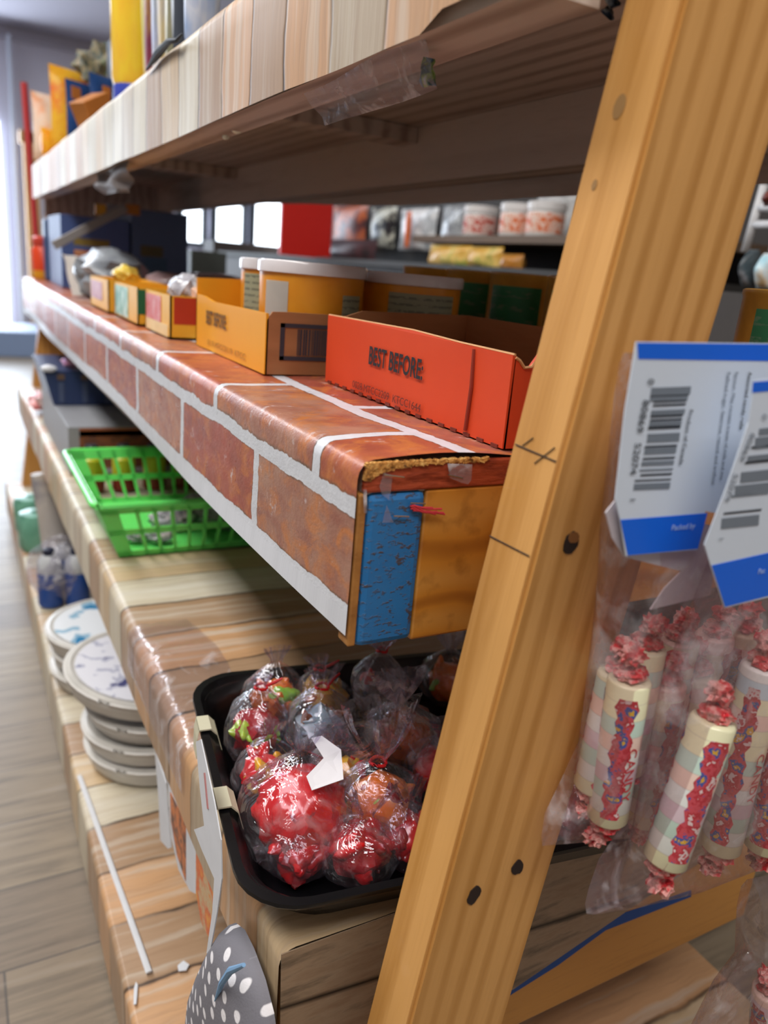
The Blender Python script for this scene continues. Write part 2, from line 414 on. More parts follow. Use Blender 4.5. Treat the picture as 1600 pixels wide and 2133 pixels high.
def shelf(name, x0, xb, ztop, zbot, label=None, Y0=Y0):
    """top board and front and back rails; returns the board object so vinyl can be its sub-part"""
    bm = nb()
    box(bm, x0+.003, Y0, ztop-.017, xb-.003, Y1, ztop-.001)
    board = part('shelf_board', bm, M_BOARD, unit, label=label)
    for xa, xc in ((x0+.004, x0+.041), (xb-.041, xb-.004)):
        part('shelf_rail', bx(xa, Y0+.0005, zbot+.002, xc, Y1, ztop-.0175), M_BOARD, unit)
    return board
def plank_uv(off, ph=0, pitch=.08): return lambda s, y: (y/pitch+ph, s+off)
# top shelf
top = shelf('top', .215, .585, 1.002, .916, 'top shelf board', .2985)
bm = nb(); tg = loft(bm, nose(.213, .585, 1.004, .915, .012), .301, Y1+.002, 110, plank_uv(0, .3, .074), .002)
for row in tg[:4]:
    for v in row[-3:]: v.co.z += .007+.004*noise.noise(v.co*70)
part('vinyl_cover', bm, M_PLANK, top, True, label='pale wood plank print vinyl wrapped over the nosing')
bm = nb(); hg = loft(bm, [(.586, 1.004), (.588, .99), (.588, .95), (.587, .897)], Y0, Y1, 30, plank_uv(0, .7), .003)
for row in hg:
    row[-1].co.z += .036*max(0, min(1, (row[-1].co.y-1.05)/.9))
part('vinyl_hem', bm, M_BOARD, top, True)
# underside cross battens
for y in (.95, 1.7):
    part('batten', bx(.256, y, .965, .543, y+.04, .984), M_BOARD, unit)
part('end_panel', bx(.24, Y1-.01, .708, .585, Y1+.002, .985), M_BOARD, unit)
# middle shelf with the brick vinyl
mid = shelf('mid', .179, .62, .706, .60, 'middle shelf board')
def brick_uv(s, y):
    L = .62-.186+.0126                      # unrolled length of the top before the nose
    t = s-(L-.004)                          # 0 at the ridge, positive down the front
    ks = [(-.5, -5.6), (-.068, 0), (.023, 1), (.081, 2), (.16, 2.03)]
    for (a, va), (b, vb) in zip(ks, ks[1:]):
        if t <= b: return ((y-.093)/.075, va+(t-a)/(b-a)*(vb-va)+10)
    return ((y-.093)/.075, 12.03)
prof = nose(.177, .62, .7072, .609, .009)
prof = [(.62-(.62-.186)*k/60, .7072) for k in range(60)] + prof[8:-5] + [(.177, .6982-(.6982-.609)*k/14) for k in range(1, 15)]
bm = nb(); g = loft(bm, prof, Y0-.002, Y1+.003, 110, brick_uv, .0012)
for j, row in enumerate(g[:6]):              # the loose near end lifts a little off the board
    for v in row:
        k = (1-j/6)
        if v.co.z > .70 and v.co.x < .285: v.co.z += .0035*k*math.sin(max(0, min(1, (v.co.x-.177)/.108))*PI)
for row in g:                                 # the bottom hem waves
    for v in row[-4:]: v.co.x += .0022*math.sin(v.co.y*9)*(.609-v.co.z+.012)/.02; v.co.z += .003*math.sin(v.co.y*6+1)
bv = part('brick_vinyl', bm, M_BRICK, mid, True, label='red brick print vinyl with white mortar lines')
# near end of the middle shelf: red edge, blue painted block, bare wood block
part('red_painted_edge', bx(.181, Y0-.003, .6905, .60, Y0+.001, .7064, bev=.0012), blotch('worn_red_paint', ['#9a3a1c', '#a8482a', '#7c2c18'], 40, .5, .3, (1, 1, 4)), mid)
def chip_mat():
    n = NT('splintered_wood'); v = n.coord(); n.color(n.ramp(n.noise(v, 160, 4, .7), [(.35, '#6b4318'), (.5, '#c58a42'), (.65, '#e0b46a')])).rough(.8); n.bump(n.noise(v, 200, 4), .8, .004); return n.m
bm = nb()
for k in range(60):
    x = .181+.075*(k/60)**1.3; dz = .0085*math.exp(-k/13)+random.random()*.0012; box(bm, x, Y0-.0036-.0008*random.random(), .7062-dz, x+.0042, Y0-.001, .7070, rot=Matrix.Rotation(random.uniform(-.5, .5), 3, 'Y'))
part('splintered_edge', bm, chip_mat(), mid)
def endwood_strip(): return blotch('tan_edge_wood', ['#b07a3c', '#8f5e2c'], 40, .6, .3)
def blue_mat():
    n = NT('worn_blue_paint'); v = n.coord(scale=(1, 1, 1))
    m1 = n.ramp(n.noise(n.coord(scale=(1.1, 1, 2.4)), 190, 4, .65), [(.55, 0.0), (.62, .85)])
    zone = n.ramp(n.noise(n.coord(scale=(1, 1, .5), loc=(.23, 0, .1)), 26, 2), [(.40, 0.0), (.56, 1.0)])
    k = n.math('MULTIPLY', m1, zone)
    c = n.mix(n.mix('#2a7cbc', '#1f67a6', n.noise(v, 30, 3)), '#4d3a24', k)
    n.color(c).rough(.42); n.bump(k, .5, .002); return n.m
part('edge_strip', bx(.1785, Y0-.0028, .602, .1834, Y0+.01, .6900, bev=.001), endwood_strip(), mid)
blue = nb()
box(blue, .1835, Y0-.0035, .6005, .2195, Y0+.02, .6900, bev=.004)
part('blue_painted_block', blue, blue_mat(), mid)
def endwood():
    n = NT('knotty_end_wood'); v = n.coord(scale=(1, 1, 1))
    w_ = n.n('ShaderNodeTexWave', wave_type='RINGS', rings_direction='Y'); n.t.links.new(n.coord(scale=(1, 1, 1.4), loc=(.165, 0, .11)), w_.inputs[0])
    w_.inputs['Scale'].default_value = 7; w_.inputs['Distortion'].default_value = 5; w_.inputs['Detail'].default_value = 2; w_.inputs['Detail Scale'].default_value = 1.5
    c = n.ramp(w_.outputs['Fac'], [(0, '#ab6a24'), (.25, '#c8842f'), (1, '#cf9142')])
    c = n.mix(c, '#7c4716', n.ramp(n.noise(v, 60, 3), [(.55, 0.0), (.75, .6)]))
    n.color(c).rough(.35); n.b.inputs['Coat Weight'].default_value = .4; return n.m
part('end_block', bx(.2196, Y0-.0022, .5992, .60, Y0+.02, .6902, bev=.0015), endwood(), mid)
# tape bits, staples and red thread stuck on the end
def chip(pts, name, mat, Y=Y0-.0045, d=.0004, parent=mid, label=None):
    bm = nb(); slab(bm, [P(x, y, Y=Y) for x, y in pts], (0, d, 0)); return part(name, bm, mat, parent, label=label)
chip([(933, 966), (984, 968), (982, 1000), (975, 1009), (960, 1005), (938, 996)], 'tape_scrap', M_FILM3, Y0-.0052)
chip([(800, 985), (818, 990), (815, 1018), (811, 1042), (796, 1030), (791, 1014)], 'tape_scrap', M_FILM3)
chip([(806, 1052), (820, 1088), (797, 1089)], 'tape_scrap', M_FILM3)
chip([(757, 1020), (764, 1020), (765, 1069), (759, 1069)], 'tape_scrap', M_FILM3)
M_STEEL = flat('#c9ccd2', .3, metal=1)
for p, q in (((800, 989), (842, 994)), ((820, 1075), (852, 1076)), ((934, 989), (964, 996)), ((855, 1048), (886, 1049))):
    bm = nb(); tube(bm, [P(p[0], p[1], Y=Y0-.0052), P(q[0], q[1], Y=Y0-.0052)], .00045, 6); part('staple', bm, M_STEEL, mid)
bm = nb()
for k in range(7):
    a = (855+random.random()*12, 1050+random.random()*14); b = (895+random.random()*32, 1054+random.random()*18)
    m_ = ((a[0]+b[0])/2, (a[1]+b[1])/2+random.uniform(-7, 7)); tube(bm, [P(*q, Y=Y0-.0055) for q in (a, m_, b)], .0006, 5)
part('red_thread', bm, flat('#c8323c', .7), mid)

# lower shelf
low = shelf('low', .150, .648, .3995, .33, 'lower shelf board')
bm = nb(); loft(bm, nose(.148, .648, .401, .325, .011), Y0-.004, Y1+.002, 70, plank_uv(0, .2, .08), .002)
part('vinyl_cover', bm, M_PLANK, low, True, label='tan wood plank print vinyl')
def flapmat():
    n = NT('dark_wood_print_flap'); v = n.coord()
    c = n.ramp(n.noise(n.coord(scale=(.5, 1, 3)), 26, 6, .65), [(.3, '#5d5245'), (.5, '#a08a72'), (.7, '#8a7058')])
    sx = n.n('ShaderNodeSeparateXYZ'); n.t.links.new(v, sx.inputs[0])
    ln = n.math('ABSOLUTE', n.math('SUBTRACT', n.math('ADD', sx.outputs[2], n.math('MULTIPLY', sx.outputs[0], .10)), .331))
    n.color(n.mix(c, '#14100e', n.ramp(ln, [(0, 1.0), (.0016, 0.0)]))).rough(.5); return n.m
bm = nb(); slab(bm, [(.149, Y0-.005, .4), (.60, Y0-.005, .4), (.60, Y0-.005, .345), (.48, Y0-.005, .316), (.346, Y0-.005, .279), (.31, Y0-.005, .30), (.152, Y0-.005, .31)], (0, .0008, 0))
part('vinyl_end_flap', bm, flapmat(), low)
part('end_beam', bx(.152, Y0-.003, .232, .64, Y0+.035, .3825, bev=.003), M_BEAM, unit, label='pine beam under the near end of the lower shelf')
bm = nb(); slab(bm, [P(1060, 2056, Y=Y0-.0036), P(1160, 1992, Y=Y0-.0036), P(1262, 1915, Y=Y0-.0036), P(1440, 1855, Y=Y0-.0036), P(1440, 1868, Y=Y0-.0036), P(1262, 1938, Y=Y0-.0036), P(1164, 2010, Y=Y0-.0036), P(1062, 2074, Y=Y0-.0036)], (0, .0005, 0))
part('blue_paint_stripe', bm, flat('#1f4f98', .6), unit)
# bottom shelf
bot = shelf('bot', .106, .69, .0995, .014, 'bottom shelf board')
bm = nb(); loft(bm, nose(.1035, .69, .101, .013, .006), .30, Y1+.05, 80, plank_uv(0, .55, .083), .0012)
part('vinyl_cover', bm, M_PLANK, bot, True, label='warm wood plank print vinyl on the bottom shelf')

# ------------------------------------------------------------------ loose bits on the shelf unit
def sheet(name, label, cat, pts, mat, nrm, group=None, nx=10, bend=.003, th=.0004, seed=0):
    """thin pliable sheet: four corners given (tl, tr, br, bl), gently wavy, with thickness"""
    tl, tr, br, bl = [Vector(p) for p in pts]; n_ = Vector(nrm).normalized(); bm = nb(); g = []
    for i in range(nx+1):
        v = i/nx; row = []
        for j in range(nx+1):
            u = j/nx; p = (tl*(1-u)+tr*u)*(1-v)+(bl*(1-u)+br*u)*v
            row.append(bm.verts.new(p+n_*bend*noise.noise(Vector((u*2.2+seed, v*2.2, seed)))*2))
        g.append(row)
    for i in range(nx):
        for j in range(nx): bm.faces.new((g[i][j], g[i][j+1], g[i+1][j+1], g[i+1][j]))
    bmesh.ops.solidify(bm, geom=bm.faces[:], thickness=th)
    c = (tl+tr+br+bl)/4
    return tag(obj(name, bm, mat, None, True, c), label, cat, group)
tz = .9145
sheet('clear_tape', 'long strip of dull clear tape hanging under the top shelf nosing', 'tape', [P(632, 195, X=.222), P(880, 72, X=.222), P(912, 185, X=.240), P(678, 262, X=.240)], M_FILM3, (1, 0, 0), bend=.002)
sheet('torn_sticker', 'torn blue and green sticker scrap at the right end of the clear tape', 'sticker', [P(882, 118, X=.236), P(902, 122, X=.236), P(905, 178, X=.238), P(876, 182, X=.238)], blotch('blue_green_scrap', ['#8fb6d8', '#3c5f6a', '#b9cf72', '#dfe6ea'], 120, .5, .2), (1, 0, 0), seed=3)
sheet('torn_plastic', 'crumpled whitish plastic scrap stuck under the top shelf near the post', 'scrap', [P(1048, -5, X=.262), P(1232, -25, X=.262), P(1238, 8, X=.262), P(1062, 42, X=.262)], blotch('pale_scrap', ['#c8ccd2', '#6d8ba0', '#a3a09e'], 60, .4, .5), (1, 0, 0), bend=.008, seed=5)
sheet('torn_plastic', 'small dark and white plastic scrap hanging beside the top of the post', 'scrap', [P(1258, -5, X=.29), P(1283, -8, X=.29), P(1278, 42, X=.29), P(1264, 40, X=.29)], blotch('dark_scrap', ['#d6d8d2', '#3a4456', '#20242c'], 90, .4, .5), (1, 0, 0), bend=.004, seed=8)
sheet('plastic_scrap', 'grey cellophane scrap hanging below the far part of the top shelf', 'scrap', [P(195, 352, X=.225), P(272, 335, X=.225), P(262, 400, X=.23), P(212, 405, X=.23)], flat('#a39a98', .5), (1, 0, 0), bend=.01, seed=9)
bm = nb(); crumple(bm, P(470, 284, X=.25), .0035, 1, .3, 2); crumple(bm, P(493, 269, X=.25), .004, 2, .3, 2, (1.5, 1, 1))  # pale lumps modelled in place of light reflections off something clear
tag(obj('reflection_dots', bm, flat('#eef4e2', .2), None, True), 'small pale dots standing in for reflections under the top shelf nosing', 'reflection')
bm = nb(); tube(bm, [P(305, 145, X=.2095), P(330, 110, X=.208), P(352, 86, X=.207), P(368, 84, X=.206), P(380, 70, X=.2085)], [.001, .0045, .003, .002, .001], 8)
tag(obj('dark_strap', bm, flat('#3b434f', .6), None, True, P(330, 110, X=.208)), 'dark strap lying over the front edge of the top shelf', 'strap')

# ================================================================== MIDDLE SHELF GOODS
ZM = .7085
def text_on_x(body, px, py, X, size, mat, par, sx=1, bold=0, slope=0, name='printed_text'):
    p = P(px, py, X=X); p.x = X-.0006
    return text(body, size, mat, par, p, (0, -1, slope), (0, 0, 1), name, bold, sx)
M_TORN = flat('#d8a777', .8)
# red cardboard tray
rx0 = .277; ya, yb = .352, .606
rd = thing('cardboard_tray', 'red cardboard display tray printed BEST BEFORE next to the leaning post', 'cardboard box', (.34, .48, ZM))
M_RED = blotch('red_cardboard', ['#dc4a1e', '#d4431b'], 10, .55, .06)
bm = nb()
pts = [(rx0, ya, ZM), (rx0, yb, ZM), (rx0-.001, yb, ZM+.055), (rx0-.0008, yb-.14, ZM+.0565), (rx0-.0012, ya+.055, ZM+.0545), (rx0-.001, ya, ZM+.054)]
slab(bm, pts, (.0025, 0, 0)); part('front_panel', bm, M_RED, rd)
bm = nb(); tube(bm, [(rx0-.0013, ya+.0375, ZM+.003), (rx0-.0016, ya+.036, ZM+.03), (rx0-.0013, ya+.038, ZM+.053)], .0012, 6); part('crease', bm, flat('#8e2c18', .8), rd)
bm = nb(); tube(bm, [(rx0+.0003, ya-.0002, ZM+.0545), (rx0+.0003, ya+.055, ZM+.055), (rx0+.0004, yb-.14, ZM+.0567), (rx0+.0003, yb, ZM+.0552)], .0009, 5); part('torn_rim', bm, M_TORN, rd)
bm = nb()
sp = [(rx0+.001, ZM), (rx0+.001, ZM+.053), (rx0+.004, ZM+.0515), (rx0+.008, ZM+.0475), (rx0+.013, ZM+.048), (rx0+.018, ZM+.055), (rx0+.024, ZM+.06), (rx0+.14, ZM+.062), (rx0+.14, ZM)]
slab(bm, [(x, ya, z) for x, z in sp], (0, .0025, 0)); part('side_panel', bm, M_RED, rd)
bm = nb(); tube(bm, [(x, ya-.0003, z) for x, z in sp[1:8]], .0009, 5); part('torn_rim', bm, M_TORN, rd)
bm = nb(); slab(bm, [(rx0, yb, ZM), (rx0+.14, yb, ZM), (rx0+.14, yb, ZM+.062), (rx0+.03, yb, ZM+.06), (rx0, yb, ZM+.05)], (0, -.0025, 0)); part('side_panel', bm, M_KRAFT, rd)
part('back_panel', bx(rx0+.138, ya, ZM, rx0+.1405, yb, ZM+.062), M_KRAFT, rd)
part('base_panel', bx(rx0+.002, ya+.002, ZM+.0004, rx0+.139, yb-.002, ZM+.003), M_KRAFT, rd)
text_on_x('BEST BEFORE:', 768, 757, rx0-.0012, .0190, M_INK, rd, .70, .0003)
text_on_x('0028 MTCC2209  KTCC1644', 735, 806, rx0-.0012, .0080, M_INKF, rd, 1.08)
bm = nb()
for k in range(17): box(bm, rx0-.0009, ya+.004+k*.0148, ZM-.0006, rx0+.001, ya+.0105+k*.0148, ZM+.0016)
part('perforation', bm, flat('#7a2a18', .8), rd)
# yellow cardboard tray
ty0, ty1, tx0, tx1 = .638, .858, .233, .520
yt = thing('cardboard_tray', 'yellow cardboard tray printed BEST BEFORE with kraft side and a barcode', 'cardboard box', (.37, .75, ZM))
M_YEL = blotch('yellow_cardboard', ['#f0a81f', '#eaa01a'], 10, .5, .05)
bm = nb(); slab(bm, [(tx0, ty0, ZM), (tx0, ty1, ZM), (tx0, ty1, ZM+.054), (tx0, ty1-.03, ZM+.0535), (tx0, ty1-.065, ZM+.050), (tx0, ty0, ZM+.0515)], (.0025, 0, 0)); part('front_panel', bm, M_YEL, yt)
bm = nb(); slab(bm, [(tx0+.001, ty0, ZM), (tx1, ty0, ZM), (tx1, ty0, ZM+.0515), (tx0+.02, ty0, ZM+.0535), (tx0+.006, ty0, ZM+.053), (tx0+.001, ty0, ZM+.046)], (0, .0025, 0)); part('side_panel', bm, M_KRAFT, yt, label='kraft side panel with printed barcode')
bm = nb(); slab(bm, [(tx0, ty1, ZM), (tx1, ty1, ZM), (tx1, ty1, ZM+.054), (tx0+.09, ty1, ZM+.06), (tx0+.06, ty1, ZM+.073), (tx0, ty1, ZM+.071)], (0, -.0025, 0)); part('side_panel', bm, M_YEL, yt)
part('back_panel', bx(tx1-.0025, ty0, ZM, tx1, ty1, ZM+.0515), M_KRAFT, yt)
part('base_panel', bx(tx0+.002, ty0+.002, ZM+.0004, tx1-.002, ty1-.002, ZM+.003), M_KRAFT, yt)
text_on_x('BEST BEFORE:', 430, 672, tx0-.0004, .0185, flat('#6e4a22', .7), yt, .62, .0004)
text_on_x('0119 MTCC0119  KTCC', 433, 717, tx0-.0004, .008, flat('#b07a2c', .7), yt, 1.5)
bm = nb(); yy = ty0-.0004
q0, q1 = P(585, 668, Y=ty0), P(690, 757, Y=ty0); zA, zB = ZM+.044, ZM+.0125; xA, xB = q0.x, q0.x+.052
for (a, b, c, d) in ((xA, zB, xB, zB+.0035), (xA, zA-.0035, xB, zA), (xA, zB, xA+.004, zA)): box(bm, a, yy-.0002, b, c, yy+.0002, d)
x = xA+.016
while x < xB: wd = random.choice((.0006, .001, .0016)); box(bm, x, yy-.0002, zB+.0045, x+wd, yy+.0002, zA-.0045); x += wd+random.choice((.0007, .0012))
part('barcode', bm, flat('#3a3540', .8), yt)
# snack tubs with clear lids inside the yellow tray
def tub(cx, cy, r, h, label, wrap, panels):
    t = thing('snack_tub', label, 'tub', (cx, cy, ZM+.004), 'plastic tubs in the yellow tray')
    bm = nb(); lathe(bm, [(r*.94, 0), (r*.965, .004), (r*.985, h-.012), (r*.985, h-.008)], (0, 0, 0), 40)
    part('tub_body', bm, wrap, t, True, False)
    bm = nb(); lathe(bm, [(r*.99, h-.011), (r*1.03, h-.0105), (r*1.03, h-.002), (r*1.0, h), (r*.93, h), (r*.92, h-.003)], (0, 0, 0), 40)
    part('tub_lid', bm, flat('#e4dfe2', .25, coat=.5), t, True, False)
    for (a0, a1, z0, z1, col, nm) in panels:
        bm = nb(); n = 12; lo = []; hi = []
        for k in range(n+1):
            a = math.radians(a0+(a1-a0)*k/n); rr = r*.9885
            lo.append(bm.verts.new((rr*math.cos(a), rr*math.sin(a), z0))); hi.append(bm.verts.new((rr*math.cos(a), rr*math.sin(a), z1)))
        for k in range(n): bm.faces.new((lo[k], lo[k+1], hi[k+1], hi[k]))
        bmesh.ops.solidify(bm, geom=bm.faces[:], thickness=.0004)
        part(nm, bm, col, t, True, False)
    return t
M_OR = blotch('orange_tub_wrap', ['#eaa02a', '#e39422', '#c87a1e'], 14, .35, 0)
def facts():
    n = NT('nutrition_panel_print'); sx = n.n('ShaderNodeSeparateXYZ'); n.t.links.new(n.coord(), sx.inputs[0])
    s = n.math('FRACT', n.math('MULTIPLY', sx.outputs[2], 160.0))
    f = n.math('MULTIPLY', n.ramp(s, [(.6, 0.0), (.7, 1.0)]), n.ramp(n.noise(n.coord(scale=(1, 1, 2)), 160, 2), [(.42, 0.0), (.5, .6)]))
    n.color(n.mix('#cfd3b4', '#6c7060', f)).rough(.4); return n.m
M_FACT = facts(); M_WH = flat('#eceae4', .4)
H = .092
tub(.300, .700, .050, H, 'large orange snack tub in front, white oval on its wrap', M_OR, [(190, 222, .03, .074, M_WH, 'white_oval_patch'), (282, 312, .02, .066, M_FACT, 'nutrition_panel')])
tub(.412, .705, .051, H-.002, 'orange snack tub behind the red tray showing a wide pale nutrition panel', M_OR, [(215, 296, .012, .072, M_FACT, 'nutrition_panel')])
tub(.316, .806, .049, H, 'snack tub at the far left of the yellow tray, pale nutrition panel facing out', M_OR, [(185, 262, .012, .077, M_FACT, 'nutrition_panel')])
# golden tins with green labels along the back of the middle shelf
def tin(cx, cy, label):
    t = thing('tall_tin', label, 'tin', (cx, cy, ZM), 'golden tins with green labels')
    r, h = .040, .105
    bm = nb(); lathe(bm, [(r*.98, 0), (r, .002), (r, .004), (r*.975, .006), (r*.975, h-.006), (r, h-.004), (r, h-.001), (r*.95, h)], (0, 0, 0), 36)
    part('tin_body', bm, blotch('golden_tin', ['#e6aa44', '#d29c40', '#b88a38'], 20, .3, 0), t, True, False)
    bm = nb(); n = 12; lo = []; hi = []; mid_ = []
    for k in range(n+1):
        a = math.radians(172+88*k/n); rr = r*.982
        lo.append(bm.verts.new((rr*math.cos(a), rr*math.sin(a), .018))); hi.append(bm.verts.new((rr*math.cos(a), rr*math.sin(a), h-.014)))
    for k in range(n): bm.faces.new((lo[k], lo[k+1], hi[k+1], hi[k]))
    bmesh.ops.solidify(bm, geom=bm.faces[:], thickness=.0005)
    n_ = NT('green_tin_label'); sx = n_.n('ShaderNodeSeparateXYZ'); n_.t.links.new(n_.coord(), sx.inputs[0])
    band = n_.ramp(sx.outputs[2], [(0, '#6f8f58'), (.046, '#7f9a5e'), (.048, '#4aa472'), (.1, '#55b07c')])
    txt = n_.math('MULTIPLY', n_.ramp(n_.math('FRACT', n_.math('MULTIPLY', sx.outputs[2], 70.0)), [(.5, 0.0), (.6, 1.0)]), n_.ramp(n_.noise(n_.coord(scale=(1, 1, 2)), 120, 2), [(.5, 0.0), (.6, .5)]))
    n_.color(n_.mix(band, '#a9bfa0', txt)).rough(.35)
    part('green_label', bm, n_.m, t, True, False)
for x, y, lb in ((.555, .605, 'golden tin with green label nearest the left edge of the leaning post'),
                 (.556, .705, 'second golden green-labelled tin left of the leaning post'),
                 (.560, .800, 'third golden tin left of the post, mostly behind an orange tub'),
                 (.560, .905, 'golden green-labelled tin farthest from the leaning post'),
                 (.553, .375, 'golden tin with dark green label seen right of the leaning post')):
    tin(x, y, lb)
# small display boxes and packets further along
def carton(name, label, cat, x0, y0, z0, x1, y1, z1, body, labels=(), group=None, open_=False, rz=0):
    t = thing(name, label, cat, ((x0+x1)/2, (y0+y1)/2, z0), group, 0)
    bm = nb()
    if open_:
        th = .002
        box(bm, x0, y0, z0, x0+th, y1, z1); box(bm, x1-th, y0, z0, x1, y1, z1); box(bm, x0, y0, z0, x1, y0+th, z1); box(bm, x0, y1-th, z0, x1, y1, z1); box(bm, x0, y0, z0, x1, y1, z0+th)
    else: box(bm, x0, y0, z0, x1, y1, z1, bev=.001)
    part('carton', bm, body, t)
    for (face, a0, b0, a1, b1, mat, nm) in labels:     # fractions of the face
        bm = nb()
        if face == 'x': box(bm, x0-.0005, y1+(y0-y1)*a0, z0+(z1-z0)*b0, x0+.0002, y1+(y0-y1)*a1, z0+(z1-z0)*b1)
        else: box(bm, x0+(x1-x0)*a0, y0-.0005, z0+(z1-z0)*b0, x0+(x1-x0)*a1, y0+.0002, z0+(z1-z0)*b1)
        part(nm, bm, mat, t)
    return t
M_YB = blotch('yellow_box_card', ['#efb93a', '#e9ad2c'], 12, .45, .05); M_CREAM = flat('#f2d59a', .5)
def pict(name, a, b, c): return blotch(name, [a, a, b, c], 55, .4, 0)
carton('candy_box', 'yellow open box with big red label and red end, nearest the yellow tray', 'box', .216, .905, ZM, .30, 1.035, ZM+.048, M_YB,
       [('x', .04, .30, .66, .92, pict('red_pink_label', '#cc3a26', '#d87a74', '#e6b8b4'), 'picture_label'), ('x', .04, .02, .92, .30, M_CREAM, 'cream_label'), ('y', .05, .35, .95, .97, flat('#bf3a22', .5), 'red_label')], 'yellow display boxes', True)
carton('candy_box', 'yellow open box with green and white label, middle of three', 'box', .211, 1.06, ZM, .295, 1.225, ZM+.048, M_YB,
       [('x', .04, .08, .62, .92, pict('green_white_label', '#4f9478', '#a9cdb8', '#e8eee4'), 'picture_label'), ('y', .0, .3, .6, .95, flat('#1f6a46', .5), 'green_label')], 'yellow display boxes', True)
carton('candy_box', 'yellow open box with dull crimson label, farthest of three', 'box', .206, 1.25, ZM, .29, 1.42, ZM+.048, M_YB,
       [('x', .06, .30, .70, .88, pict('crimson_label', '#a3383c', '#b8686c', '#c48a88'), 'picture_label')], 'yellow display boxes', True)
def lump(name, label, cat, c, r, mat, sq=(1, 1, 1), seed=0, amp=.3, group=None, sub=3):
    bm = nb(); crumple(bm, (0, 0, 0), r, seed, amp, sub, sq)
    for v in bm.verts:
        for zf in (ZM, .4035):
            if zf-.05 < v.co.z+c[2] < zf and c[2] > zf: v.co.z = zf-c[2]+.0002
    o = obj(name, bm, mat, None, True); o.location = c
    return tag(o, label, cat, group)
M_FOIL = blotch('silver_foil', ['#d9d9e0', '#a9a9b4', '#ffffff'], 60, .16, .5)
lump('foil_packet', 'shiny silver wrapped packet in the box nearest the yellow tray', 'packet', (.258, .995, ZM+.052), .024, M_FOIL, (.9, 1.5, .75), 2)
lump('foil_packet', 'shiny orange and white wrapped packet beside the silver one', 'packet', (.262, .935, ZM+.046), .018, blotch('orange_foil', ['#e8a070', '#f2d4c0', '#e07a4a'], 60, .2, .4), (.8, 1, .9), 4)
lump('foil_packet', 'gold wrapped sweet on top of the farthest yellow box', 'packet', (.245, 1.32, ZM+.055), .018, blotch('gold_foil', ['#e2b428', '#f6dc6a', '#c8941c'], 60, .18, .4), (1.2, 1.4, .8), 6)
lump('snack_packet', 'yellow curled packet edge standing behind the yellow tray', 'packet', (.33, .915, ZM+.042), .034, M_YEL, (1.7, .3, 1.0), 12, .15)
lump('wrapped_packet', 'mauve grey packet lying behind the yellow boxes', 'packet', (.40, 1.38, ZM+.035), .06, blotch('mauve_film', ['#8f7a80', '#a98e92', '#c9b4b8'], 20, .25, .4), (1.9, 1.6, .55), 14)
lump('wrapped_packet', 'brown packet between the yellow boxes and the tins', 'packet', (.42, 1.10, ZM+.025), .05, blotch('brown_film', ['#7a5a48', '#8f6a50'], 20, .4, .4), (1.6, 1.8, .5), 15)
lump('wrapped_packet', 'silver grey bag slumped left of the gold sweet', 'packet', (.275, 1.62, ZM+.045), .07, blotch('silver_film', ['#6f757e', '#8f959c', '#5c646e'], 18, .3, .5), (1.0, 1.7, .68), 16)
sheet('white_price_card', 'white card leaning beside the silver grey bag', 'card', [(.212, 1.85, ZM+.075), (.245, 1.80, ZM+.07), (.245, 1.62, ZM+.003), (.200, 1.60, ZM+.003)], M_WH, (1, 0, .5), seed=2)
navy = flat('#4a6098', .45)
def scr(px0, py0, px1, py1, Y, dep, z0=None):
    a = P(px0, py0, Y=Y); b = P(px1, py1, Y=Y); return (min(a.x, b.x), Y, z0 if z0 is not None else min(a.z, b.z), max(a.x, b.x), Y+dep, max(a.z, b.z))
x0, y0, z0, x1, y1, z1 = scr(125, 445, 272, 560, 1.95, .25, ZM)
carton('navy_carton', 'dark navy carton with yellow lettering and a pie picture, left one of two', 'carton', x0, y0, ZM, x1-.002, y1, z1, navy,
       [('y', .18, .60, .70, .70, flat('#8a7636', .6), 'yellow_lettering'), ('y', .18, .18, .72, .54, pict('pie_picture', '#c8906a', '#9c4a2c', '#d8b48a'), 'picture_label')])
a = P(272, 445, Y=1.95); b = P(392, 445, Y=1.95)
carton('navy_carton', 'dark navy carton with dim blue picture, right one of two', 'carton', a.x+.002, 1.95, ZM, b.x, 2.2, .895, flat('#4c628c', .45),
       [('y', .15, .45, .55, .58, flat('#5e5638', .6), 'yellow_lettering'), ('y', .20, .22, .62, .44, flat('#3f5f80', .6), 'blue_picture')])
bm = nb(); box(bm, -.088, -.006, -.009, .088, .006, .009, bev=.002)
o = obj('grey_board', bm, flat('#8f8a88', .6)); p = (P(112, 512, Y=1.85)+P(262, 432, Y=1.85))/2; d = P(262, 432, Y=1.85)-P(112, 512, Y=1.85)
o.location = p; o.rotation_euler = (0, -math.atan2(d.z, d.x), 0); tag(o, 'narrow grey board slanting in front of the dark navy cartons', 'board')
for nm, px0, px1, col, lb in (('yellow_tab', 198, 222, '#d6a032', 'yellow lettered tag end under the far top shelf'), ('silver_tab', 222, 262, '#8a8c98', 'grey tag middle under the far top shelf'), ('orange_tab', 262, 292, '#b8741f', 'orange tag end under the far top shelf')):
    x0, y0, z0, x1, y1, z1 = scr(px0, 424, px1, 449, 1.9, .01)
    tag(obj('hanging_tag', bx(x0, y0, z0, x1, y1, z1, bev=.001), flat(col, .5), None, False, ((x0+x1)/2, y0, z1)), lb, 'tag', 'tags under the far top shelf')
